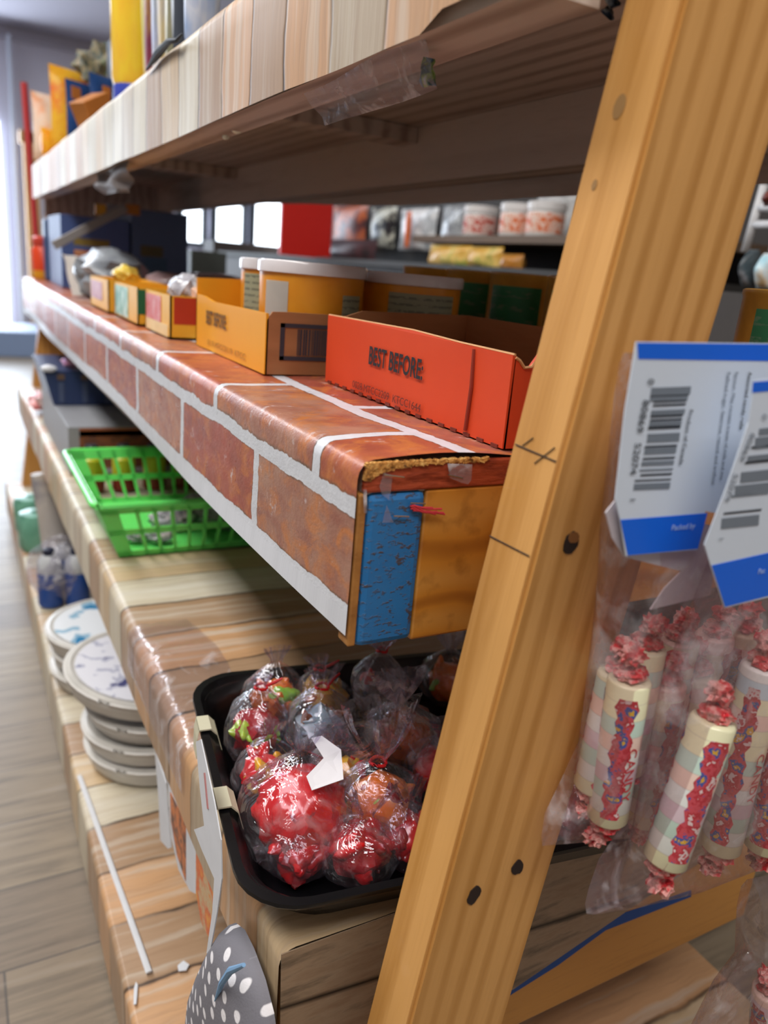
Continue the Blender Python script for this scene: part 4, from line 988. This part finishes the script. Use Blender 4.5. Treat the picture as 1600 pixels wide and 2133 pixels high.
bm = nb(); tube(bm, [P(x, y, X=X_-.014) for x, y in ((508, 2010), (480, 2022), (462, 2048), (448, 2085))], [.0012, .0024, .002, .0006], 8); part('blue_print', bm, flat('#7fa8d0', .8), t, True)
bm = nb(); tube(bm, [P(x, y, X=X_-.009) for x, y in ((399, 2160), (396, 2110), (403, 2065), (424, 2012))], .0014, 6); part('orange_binding', bm, flat('#c8583a', .7), t, True)

# ================================================================== BOTTOM SHELF GOODS
ZB = .1035
def pack(cx, cy, z, r, h, label, top=None, tilt=0):
    t = thing('plate_pack', label, 'plates', (cx, cy, z), 'wrapped packs of paper plates')
    t.rotation_euler = (tilt*.6, tilt, 0)
    bm = nb(); lathe(bm, [(r*.86, 0), (r*.93, .003), (r*.985, h*.55), (r, h*.85), (r*.99, h), (r*.93, h+.001), (r*.90, h-.0015)], (0, 0, 0), 48)
    part('plate_stack', bm, blotch('pale_plate_wrap', ['#bdbab4', '#c9c6c0', '#a9a7a2'], 6, .35, .1, (1, 1, 8)), t, True, False)
    bm = nb(); tube(bm, [(r*1.0*math.cos(a), r*1.0*math.sin(a), h*.9) for a in [2*PI*k/40 for k in range(41)]], .0022, 6); part('plate_rim', bm, flat('#e2e0dc', .4), t, True, False)
    if top:
        bm = nb(); lathe(bm, [(r*.88, h-.001), (r*.88, h+.0006)], (0, 0, 0), 40); part('printed_label', bm, top, t, False, False)
    return t
def label_mat(name, cols, sc_):
    n = NT(name); v = n.coord(scale=(1, 1, 1)); f = n.noise(v, sc_, 2, .4, .6)
    n.color(n.ramp(f, [(.40, cols[0]), (.56, cols[0]), (.58, cols[1]), (.66, cols[1]), (.67, cols[2])])).rough(.25); return n.m
L1 = label_mat('blue_white_plate_label', ['#dfe4ea', '#8fb4cc', '#2f7cab'], 26); L2m = label_mat('navy_white_plate_label', ['#dcdde6', '#b4b6c8', '#4a4c78'], 40)
pack(.205, 1.245, ZB, .103, .030, 'lowest plate pack of the far stack on the bottom shelf')
pack(.207, 1.245, ZB+.032, .103, .030, 'middle plate pack of the far stack on the bottom shelf')
pack(.203, 1.245, ZB+.064, .106, .032, 'top plate pack with blue printed lid on the far stack', L1)
pack(.222, .998, ZB, .100, .030, 'lowest plate pack of the near stack on the bottom shelf')
pack(.219, .998, ZB+.032, .100, .030, 'second lowest plate pack of the near stack')
pack(.223, .998, ZB+.064, .098, .028, 'third plate pack up in the near stack, small navy mark', None)
pack(.205, 1.010, ZB+.106, .108, .030, 'top plate pack with navy striped clear wrap on the near stack', L2m, .10)
bm = nb(); tube(bm, [(.1091+.056*(.98-y), y, ZB+.0022+.001*math.sin(y*30)) for y in [.97-.35*k/14 for k in range(15)]], .0035, 6)
for v in bm.verts: v.co.z = ZB+(v.co.z-ZB)*.45
tag(obj('paper_strip', bm, flat('#d4d6da', .6), None, True, (.11, .8, ZB)), 'long narrow torn white paper strip along the bottom shelf edge', 'paper')
for nm, pts, lb in (('paper_scrap', [(382, 2002), (394, 2010), (388, 2022), (372, 2024), (370, 2012)], 'small white paper scrap on the bottom shelf near the dotted mitt'), ('paper_scrap', [(283, 2046), (287, 2052), (284, 2092), (278, 2094), (279, 2060)], 'narrow white paper scrap at the edge of the bottom shelf')):
    bm = nb(); slab(bm, [P(x, y, Z=ZB) for x, y in pts], (0, 0, .0008)); tag(obj(nm, bm, M_PAPER, None, False, P(*pts[0], Z=ZB)), lb, 'paper')
# shrink wrapped bottles
for k, (x, y) in enumerate(((.135, 1.56), (.185, 1.55), (.165, 1.64))):
    t = thing('detergent_bottle', ['white bottle with blue label, left one in front of the rolled bag', 'white bottle with blue label, right one in front of the rolled bag', 'white bottle with blue label, behind the front two'][k], 'bottle', (x, y, ZB), 'blue labelled bottles on the bottom shelf')
    bm = nb(); lathe(bm, [(.022, 0), (.024, .004), (.024, .072)], (0, 0, 0), 20); part('blue_label', bm, flat('#2254ac', .3), t, True, False)
    bm = nb(); lathe(bm, [(.024, .072), (.0245, .075), (.022, .095), (.012, .108)], (0, 0, 0), 20); part('bottle_body', bm, flat('#c4c8cc', .3), t, True, False)
    bm = nb(); lathe(bm, [(.011, .108), (.012, .110), (.011, .120), (.006, .121)], (0, 0, 0), 16); part('bottle_cap', bm, flat('#1c2440', .4), t, True, False)
bm = nb(); crumple(bm, (.160, 1.59, ZB+.065), .065, 60, .12, 3, (1.0, 1.05, 1.0))
for v in bm.verts: v.co.z = max(v.co.z, ZB+.001)
tag(obj('shrink_wrap', bm, film('bottle_shrink_wrap', haze=.25, gloss=.2, wr=25), None, True, (.16, 1.59, ZB)), 'clear shrink wrap around the blue labelled bottles', 'plastic wrap')
# rolled pale bag standing up
bm = nb(); tube(bm, [(.168, 1.655, ZB+.001), (.161, 1.655, ZB+.08), (.148, 1.65, ZB+.16), (.131, 1.65, ZB+.225), (.127, 1.65, ZB+.25)], [.034, .031, .024, .015, .012], 16)
tag(obj('rolled_bag', bm, blotch('pale_rolled_bag', ['#b8b2ac', '#c4bdb6', '#5c6078'], 9, .5, .3), None, True, (.185, 1.7, ZB)), 'pale grey rolled bag with navy print standing on the bottom shelf', 'bag')
for k, (y, z, lb) in enumerate(((1.90, 0, 'mint green wrapped roll nearer the camera at the far end of the bottom shelf'), (2.03, .0, 'mint green wrapped roll behind the nearer green one'))):
    bm = nb(); lathe(bm, [(.036, 0), (.040, .006), (.041, .075), (.036, .088), (.012, .090), (.010, .075)], (0, 0, 0), 24, wob=lambda a, z_: .03*math.sin(5*a+z_*60))
    o = obj('green_roll', bm, blotch('mint_wrap', ['#5e9c84', '#74b098', '#4a8470'], 22, .3, .4), None, True); o.location = (.140, y, ZB); tag(o, lb, 'roll', 'green rolls on the bottom shelf')

# ================================================================== HEADER-CARD CANDY BAGS AT RIGHT
def roll_mat():
    n = NT('candy_roll_tablets'); sx = n.n('ShaderNodeSeparateXYZ'); n.t.links.new(n.coord(), sx.inputs[0])
    k = n.math('MULTIPLY', sx.outputs[2], 105.0); w_ = n.n('ShaderNodeTexWhiteNoise', noise_dimensions='1D'); n.t.links.new(n.math('FLOOR', k), w_.inputs['W'])
    c = n.ramp(w_.outputs['Value'], [(0, '#e8ece8'), (.2, '#c2d6de'), (.38, '#ecd0c2'), (.55, '#e8e6c0'), (.7, '#dcc6d0'), (.85, '#c4dccf')], 'CONSTANT')
    fr = n.ramp(n.math('ABSOLUTE', n.math('SUBTRACT', n.math('FRACT', k), .5)), [(.44, 0.0), (.5, .35)])
    c = n.mix(c, '#a89a96', fr); n.color(c).rough(.35); n.b.inputs['Coat Weight'].default_value = .6; return n.m
M_ROLL = roll_mat()
M_PRINT = blotch('candy_roll_print', ['#c44a54', '#e2cccc', '#b83a44', '#c8505a', '#4a5aa0', '#d8a83c', '#e6d6d6'], 95, .25, 0, (1, 1, 1), 'CONSTANT')
M_TW = blotch('red_wrapper_twist', ['#b82430', '#d8323a', '#e8b0a8', '#a01824'], 110, .15, .6)
M_RLET = flat('#c8343c', .4)
def candy_roll(root, top, bottom, r, seed, lettered=False):
    """a wrapped roll of tablets as a part of its bag: body, printed bands and two twisted ends"""
    rnd = random.Random(seed); d = top-bottom; h = d.length; q = Vector((0, 0, 1)).rotation_difference(d)
    o = bpy.data.objects.new('candy_roll', bpy.data.meshes.new('candy_roll'))
    bm = nb(); lathe(bm, [(r*.9, 0), (r, .0015), (r, h-.0015), (r*.9, h)], (0, 0, 0), 56); [setattr(e, 'smooth', False) for e in bm.edges if len(e.link_faces) == 2 and e.calc_face_angle(0) > .75]; bm.to_mesh(o.data); bm.free()
    o.data.materials.append(M_ROLL); o.data.polygons.foreach_set('use_smooth', [True]*len(o.data.polygons))
    C.objects.link(o); o.parent = root; o.location = bottom-root.location; o.rotation_mode = 'QUATERNION'; o.rotation_quaternion = q
    a00 = rnd.uniform(0, 360)
    for a0, wd in ((a00, 42), (a00+120, 60), (a00+235, 50)):
        bm = nb(); n, m_ = 6, 26; g = []
        for i in range(m_+1):
            z = h*(.08+.84*i/m_); jag = 5*math.sin(i*1.9)+4*math.sin(i*.7+a0)
            g.append([bm.verts.new(((r*1.012)*math.cos(math.radians(a0-jag+(wd+2*jag)*k/n)), (r*1.012)*math.sin(math.radians(a0-jag+(wd+2*jag)*k/n)), z)) for k in range(n+1)])
        for i in range(m_):
            for k in range(n): bm.faces.new((g[i][k], g[i][k+1], g[i+1][k+1], g[i+1][k]))
        s_ = obj('printed_stripe', bm, M_PRINT, o, True)
    if lettered:
        text('CANDY', .0085, M_RLET, o, root.location+o.location+Vector((-.0045, -r*1.03, h*.60)), (0, 0, -1), (1, 0, 0), 'printed_letters', 0, 1.1)
    for zz, sg in ((h, 1), (0, -1)):
        bm = nb(); crumple(bm, (0, 0, zz+sg*r*.30), r*.72, seed+zz, .45, 3, (1, 1, .55), 3.0)
        crumple(bm, (rnd.uniform(-.3, .3)*r, rnd.uniform(-.3, .3)*r, zz+sg*r*1.25), r*.62, seed+3, .7, 3, (1, .9, .75), 3.2)
        obj('wrapper_twist', bm, M_TW, o, True)
    return o
def bagfilm(root, outline, Y, bulge, seed=0):
    pts = [P(x, y, Y=Y) for x, y in outline]; cc = sum(pts, Vector())/len(pts); bm = nb()
    for s_ in (-1, 1):
        rings = []
        for k, (f_, b_) in enumerate(((1, 0), (.97, .25), (.88, .62), (.72, .88), (.5, 1), (.25, 1.03))):
            rings.append([bm.verts.new(cc+(p-cc)*f_+Vector((0, s_*bulge*b_*(1+.25*noise.noise(Vector((i*.9+seed, k, s_)))), 0))) for i, p in enumerate(pts)])
        for a, b in zip(rings, rings[1:]):
            for k in range(len(a)): bm.faces.new((a[k], a[(k+1) % len(a)], b[(k+1) % len(b)], b[k]))
        bm.faces.new(rings[-1])
    bmesh.ops.remove_doubles(bm, verts=bm.verts, dist=.00002)
    return part('clear_bag', bm, M_FILM2, root, True)
M_CARD = NT('coated_white_card').color('#d9e5f4').rough(.28).m; M_CBL = NT('card_blue_ink').color('#0468ea').rough(.28).m
M_GRINK = flat('#7c8794', .6); M_DK = flat('#2c333c', .6); M_WHINK = flat('#b8d4ff', .5)
def header_card(root, outl, blue_top, blue_bot, Y, bars, digits, small):
    bm = nb(); slab(bm, [P(x, y, Y=Y) for x, y in outl], (0, .0006, 0)); card = part('header_card', bm, M_CARD, root)
    for q in (blue_top, blue_bot):
        if q: bm = nb(); slab(bm, [P(x, y, Y=Y-.0002) for x, y in q], (0, .0003, 0)); part('blue_band', bm, M_CBL, card)
    for (x0, y0, x1, y1, hpx, dark) in bars:
        bm = nb(); yy = Y-.0003; slab(bm, [P(x0, y0, Y=yy), P(x1, y1, Y=yy), P(x1-2, y1+hpx, Y=yy), P(x0-2, y0+hpx, Y=yy)], (0, .0002, 0)); part('barcode_bar', bm, M_DK if dark else M_GRINK, card)
    for body, px, py, qx, qy, size, m_, sx in digits:
        a = P(px, py, Y=Y-.0006); b = P(qx, qy, Y=Y-.0006); ux = (b-a).normalized(); uy = Vector((-ux.z, 0, ux.x))
        if ux.cross(uy).y > 0: uy = -uy
        text(body, size*.92, m_, card, a, ux, uy, 'printed_text', 0, sx)
    return card
Yc = .226
b1 = thing('candy_roll_bag', 'clear bag of candy rolls with blue and white header card overlapping the post', 'bag of candy', P(1400, 1150, Y=Yc))
bars = []
rows = [(1358, 808, 1440, 16, 0), (1356, 824, 1436, 3, 1), (1356, 827, 1434, 9, 0), (1364, 836, 1432, 3, 1), (1362, 843, 1430, 4, 1), (1358, 855, 1428, 10, 0), (1357, 866, 1424, 4, 1), (1356, 874, 1422, 4, 1), (1354, 880, 1421, 8, 0), (1352, 889, 1419, 6, 1), (1350, 904, 1417, 18, 0), (1345, 929, 1412, 4, 1), (1344, 935, 1410, 12, 0), (1341, 954, 1407, 4, 1), (1338, 962, 1405, 9, 0), (1336, 988, 1401, 4, 1), (1334, 978, 1403, 4, 0), (1324, 1000, 1399, 3, 1), (1322, 1008, 1397, 13, 0)]
for x0, y0, x1, hp, dk in rows: bars.append((x0, y0, x1, y0-3, hp, dk))
header_card(b1, [(1326, 712), (1660, 716), (1660, 1100), (1470, 1065), (1453, 1145), (1304, 1158), (1292, 1082), (1282, 1040), (1302, 860)],
            [(1328, 714), (1660, 718), (1660, 753), (1330, 748)], [(1293, 1083), (1474, 1069), (1454, 1143), (1308, 1157)], Yc, bars,
            [('0', 1352, 788, 1349, 802, .0055, M_DK, 1), ('80869', 1341, 832, 1326, 902, .0058, M_DK, 1.05), ('52074', 1324, 922, 1312, 992, .0058, M_DK, 1.05), ('1', 1314, 1036, 1312, 1046, .005, M_DK, 1),
             ('Product of Canada', 1437, 853, 1412, 985, .0036, M_DK, .98), ('Refined sugar, dextrose, natural and artificial', 1516, 775, 1484, 1000, .0033, M_GRINK, .95), ('flavour. May contain traces of milk and soy.', 1532, 775, 1500, 1000, .0033, M_GRINK, .95), ('Assorted candy rolls', 1560, 775, 1530, 960, .0036, M_DK, .95),
             ('Packed by', 1398, 1105, 1470, 1098, .0042, M_WHINK, 1)], None)
bagfilm(b1, [(1300, 735), (1660, 735), (1680, 1200), (1640, 1700), (1500, 1720), (1330, 1745), (1215, 1755), (1130, 1762), (1205, 1640), (1222, 1500), (1246, 1300), (1258, 1180), (1262, 1075), (1285, 900)], Yc+.016, .014)
# white paper back flap that shows under the card
bm = nb(); slab(bm, [P(x, y, Y=Yc+.003) for x, y in ((1284, 1040), (1262, 1068), (1275, 1120), (1300, 1160), (1420, 1190), (1385, 1225), (1355, 1270), (1480, 1240), (1500, 1100))], (0, .0006, 0)); part('paper_flap', bm, flat('#cfc6ce', .4), b1)
for k, (tx_, ty_, bx_, by_, dy) in enumerate(((1312, 1412, 1264, 1702, .012), (1388, 1418, 1340, 1706, .020), (1452, 1400, 1412, 1690, .026), (1290, 1400, 1236, 1640, .022), (1345, 1345, 1300, 1600, .024), (1415, 1330, 1372, 1600, .030), (1490, 1320, 1440, 1600, .034), (1555, 1310, 1520, 1600, .030))):
    candy_roll(b1, P(tx_, ty_, Y=Yc+dy), P(bx_, by_, Y=Yc+dy), .0109, 70+k, k == 0)
Yd = .206
b2 = thing('candy_roll_bag', 'front clear bag of candy rolls with tilted header card at the right edge', 'bag of candy', P(1540, 1250, Y=Yd))
bars = [(1560+0, 862+k*0, 1640, 862, 0, 0)]
bars = []
for (yy, hp, dk) in ((893, 14, 0), (912, 24, 0), (930, 5, 1), (950, 10, 0), (962, 5, 1), (984, 22, 0), (1012, 20, 0), (1032, 5, 0), (1068, 4, 1), (1080, 22, 0)):
    x0 = 1583-(yy-893)*.42; bars.append((x0, yy, x0+78, yy-8, hp, dk))
header_card(b2, [(1573, 792), (1700, 780), (1700, 1220), (1510, 1266), (1481, 1178), (1468, 1135), (1512, 1020), (1560, 880)], [(1570, 796), (1700, 786), (1700, 806), (1568, 818)], [(1483, 1178), (1700, 1130), (1700, 1216), (1511, 1264)], Yd, bars,
            [('0', 1592, 860, 1586, 872, .005, M_GRINK, 1), ('80869', 1566, 900, 1540, 960, .005, M_GRINK, 1.1), ('52074', 1530, 985, 1508, 1050, .005, M_GRINK, 1.1), ('1', 1500, 1118, 1498, 1126, .0045, M_GRINK, 1), ('Pac', 1578, 1196, 1640, 1184, .0042, M_WHINK, 1)], None)
bagfilm(b2, [(1520, 1100), (1700, 1060), (1720, 1780), (1565, 1812), (1440, 1860), (1300, 1893), (1222, 1903), (1290, 1880), (1325, 1760), (1350, 1640), (1400, 1400), (1455, 1260)], Yd+.014, .014, 5)
for k, (tx_, ty_, bx_, by_, dy) in enumerate(((1487, 1498, 1384, 1792, .006), (1592, 1385, 1500, 1764, .016), (1640, 1480, 1590, 1760, .008))):
    candy_roll(b2, P(tx_, ty_, Y=Yd+dy), P(bx_, by_, Y=Yd+dy), .0114, 80+k, k == 1)
Ye = .225
b3 = thing('candy_roll_bag', 'lower clear bag of candy rolls at the bottom right corner', 'bag of candy', P(1600, 1850, Y=Ye))
bagfilm(b3, [(1565, 1830), (1720, 1800), (1720, 2300), (1400, 2300), (1420, 2200), (1500, 2060), (1560, 1980)], Ye, .012, 9)
candy_roll(b3, P(1604, 2060, Y=Ye), P(1580, 2300, Y=Ye), .0117, 91)
# hook that carries the bags, fixed to the post behind the cards
hk = thing('display_hook', 'steel display hook screwed to the post behind the header cards', 'hook', (.312, .261, .772))
bm = nb(); tube(bm, [(.312, .2605, .772), (.312, .24, .772), (.312, .228, .772)], .0016, 8); part('hook_wire', bm, M_STEEL, hk, True)
bm = nb(); lathe(bm, [(.006, 0), (.006, .0012)], (0, 0, 0), 16, tilt=Matrix.Rotation(PI/2, 3, 'X')); o = part('hook_plate', bm, M_STEEL, hk, False, False); o.location = (0, -.0002, 0)

# ================================================================== BEYOND: NEXT AISLE
# far shop windows and bright signs
def farbox(px0, py0, px1, py1, Y, dep, mat, name, label=None, cat=None, group=None, kind=None, bev=.002):
    x0, y0, z0, x1, y1, z1 = scr(px0, py0, px1, py1, Y, dep)
    o = obj(name, bx(x0, y0, z0, x1, y1, z1, bev=bev), mat, None, False, ((x0+x1)/2, y0, z0)); return tag(o, label, cat, group, kind)
def window(k, px0, px1, py0, py1, Y=7.9):
    a = P(px0, py0, Y=Y); b = P(px1, py1, Y=Y)
    o = tag(obj('window_%d' % k, bx(a.x, Y+.03, b.z, b.x, Y+.05, a.z), flat('#eaf4ff', .2, emit=3.0)), kind='structure')
    bm = nb()
    for q in ((a.x-.05, Y-.02, b.z-.05, a.x, Y+.06, a.z+.05), (b.x, Y-.02, b.z-.05, b.x+.05, Y+.06, a.z+.05), (a.x, Y-.02, a.z, b.x, Y+.06, a.z+.05), (a.x, Y-.02, b.z-.05, b.x, Y+.06, b.z)): box(bm, *q)
    f_ = obj('window_frame', bm, flat('#3a4450', .5), o)
window(1, 381, 420, 425, 505); window(2, 452, 503, 425, 515); window(3, 533, 586, 415, 527)
farbox(590, 380, 688, 540, 2.9, .02, flat('#e8261c', .45), 'red_sign', 'plain bright red sign board across the next aisle', 'sign')
# dark wall shelving across the next aisle
wu = thing('wall_display_unit', 'dark display wall with a wooden shelf across the next aisle', 'display unit', (1.55, 2.2, 0))
part('back_panel', bx(1.62, .75, 0, 1.66, 4.2, 2.1), flat('#3c3836', .7), wu)
za = P(1090, 492, X=1.35).z
part('display_shelf', bx(1.33, 1.15, za-.02, 1.62, 2.3, za), flat('#6e5a48', .6), wu)
part('display_shelf', bx(1.25, 1.15, .825, 1.62, 4.2, .843), flat('#3a3836', .6), wu)
part('base_cabinet', bx(1.27, .85, 0, 1.61, 4.2, .824), flat('#4a4543', .6), wu)
def jar(px, Xc, label, rw=.050, h=.088, col='#e8742a'):
    c = P(px, 470, X=Xc); t = thing('food_jar', label, 'jar', (Xc, c.y, za+.0005), 'white jars with orange labels across the aisle')
    bm = nb(); lathe(bm, [(rw*.92, 0), (rw, .006), (rw, h*.72), (rw*.96, h*.76)], (0, 0, 0), 24); part('jar_body', bm, flat('#e6e4e2', .3), t, True, False)
    bm = nb(); lathe(bm, [(rw*1.01, h*.12), (rw*1.015, h*.14), (rw*1.015, h*.66), (rw*1.01, h*.68)], (0, 0, 0), 24, cap=False); part('jar_label', bm, blotch('jar_label_print_'+col.strip('#'), [col, '#f2e6dc', col, '#c8402a'], 75, .4, 0), t, True, False)
    bm = nb(); lathe(bm, [(rw*.98, h*.76), (rw*1.05, h*.77), (rw*1.05, h*.97), (rw*.98, h)], (0, 0, 0), 24); part('jar_lid', bm, flat('#f0eeee', .3), t, True, False)
jar(1000, 1.42, 'white jar with red label, leftmost on the shelf across the aisle', .050, .09, '#c8402c')
jar(1078, 1.40, 'white jar with orange label, middle one on the shelf across the aisle')
jar(1135, 1.40, 'white jar with orange and white label nearest the leaning post')
def bgbag(px0, py0, px1, py1, X, mat, label, seed, d=.06, cat='bag'):
    a = P(px0, py1, X=X); b = P(px1, py0, X=X); h = abs(b.z-a.z); wd = abs(a.y-b.y)
    return pouch('hanging_bag', label, (X, (a.y+b.y)/2, min(a.z, b.z)), wd, h, d, mat, rz=PI/2*-1, seed=seed, cat=cat)
M_WB = blotch('silver_white_bag', ['#e2e6ea', '#b4babf', '#ffffff', '#8f969c'], 16, .25, .4)
bgbag(830, 432, 915, 520, 1.55, M_WB, 'white bag with orange and green marks across the aisle', 61)
bgbag(915, 425, 985, 525, 1.55, blotch('clear_grey_bag', ['#c8ccd0', '#8a8f94', '#e8ecee'], 22, .2, .4), 'silvery clear bag left of the jars across the aisle', 62)
bgbag(770, 430, 828, 515, 1.55, blotch('black_white_bag', ['#1c1c20', '#2a2a2e', '#d8d8c8', '#1c1c20'], 18, .3, .3), 'black bag with white marks across the aisle', 63)
bgbag(690, 425, 768, 520, 1.55, blotch('dark_red_bag', ['#2c2224', '#6a2c28', '#c8642c', '#241c20'], 14, .4, .3), 'dark bag with red and orange marks beside the red sign', 64)
bgbag(1110, 400, 1205, 490, 1.60, blotch('white_box_bag', ['#dcdcda', '#c4c4c4', '#6f7476'], 10, .4, .2), 'white package behind the jars next to the post', 65)
bgbag(842, 440, 858, 515, 1.50, flat('#e8702c', .4), 'narrow orange packet on the white bag across the aisle', 66, .02, 'packet')
M_CH = blotch('yellow_chip_bag', ['#e6b84a', '#d8a43c', '#f0d07a', '#8a9a3c'], 16, .3, .5)
bgbag(893, 512, 985, 560, 1.32, M_CH, 'yellow chip bag, leftmost of the row above the golden tins', 67, .08)
bgbag(975, 515, 1050, 562, 1.32, M_CH, 'yellow chip bag, middle of the row above the golden tins', 68, .08)
bgbag(1045, 530, 1092, 565, 1.32, blotch('orange_chip_bag', ['#c8903c', '#b8742c'], 16, .3, .5), 'smaller orange chip bag at the right of the yellow ones', 69, .06)
bgbag(640, 500, 790, 548, 1.40, blotch('dark_carton_mix', ['#2a2528', '#4c3034', '#1c2028'], 20, .4, .2), 'dark maroon package low beyond the snack tubs', 70, .1, 'package')
x0, y0, z0, x1, y1, z1 = scr(398, 520, 470, 640, 2.6, .2, 0)
tag(obj('side_cabinet', bx(x0, y0, 0, x1, y1, z1, bev=.003), flat('#4a4f4c', .5), None, False, (x0, y0, 0)), 'dark green grey cabinet top beyond the yellow tray', 'cabinet')
x0, y0, z0, x1, y1, z1 = scr(445, 500, 800, 640, 4.4, .2, 0)
tag(obj('low_cabinet', bx(x0, y0, 0, x1, y1, z1, bev=.003), flat('#433c3c', .6), None, False, (x0, y0, 0)), 'dark low cabinet below the shop windows', 'cabinet')
# white wire rack and bright packets right of the post
wr = thing('wire_rack', 'white wire rack seen past the right edge of the leaning post', 'rack', P(1570, 480, X=1.2)-Vector((0, 0, 0)))
for (a, b) in (((1592, 385), (1552, 525)), ((1575, 432), (1660, 432)), ((1568, 468), (1660, 468)), ((1640, 380), (1610, 525))):
    bm = nb(); tube(bm, [P(a[0], a[1], X=1.2), P(b[0], b[1], X=1.2)], .007, 8); part('rack_wire', bm, flat('#dedfe2', .4), wr, True)
for (x0_, y0_, x1_, y1_, cols, lb, sd) in ((1575, 528, 1625, 600, ['#7fc8e0', '#e6f4f8', '#e8b030'], 'sky blue and yellow packet at the right edge above the tin', 71), (1545, 520, 1582, 595, ['#2c3a44', '#4f5a60', '#a8a8b0'], 'dark grey packet right of the post', 72), (1590, 395, 1660, 430, ['#8a3a28', '#6a2c20'], 'rust brown packet inside the wire rack', 73)):
    bgbag(x0_, y0_, x1_, y1_, 1.12, blotch('edge_packet_%d' % sd, cols, 22, .35, .2), lb, sd, .05, 'packet')
part('back_panel', bx(1.40, .35, 0, 1.44, .75, 2.1), flat('#4a3a34', .7), wu)
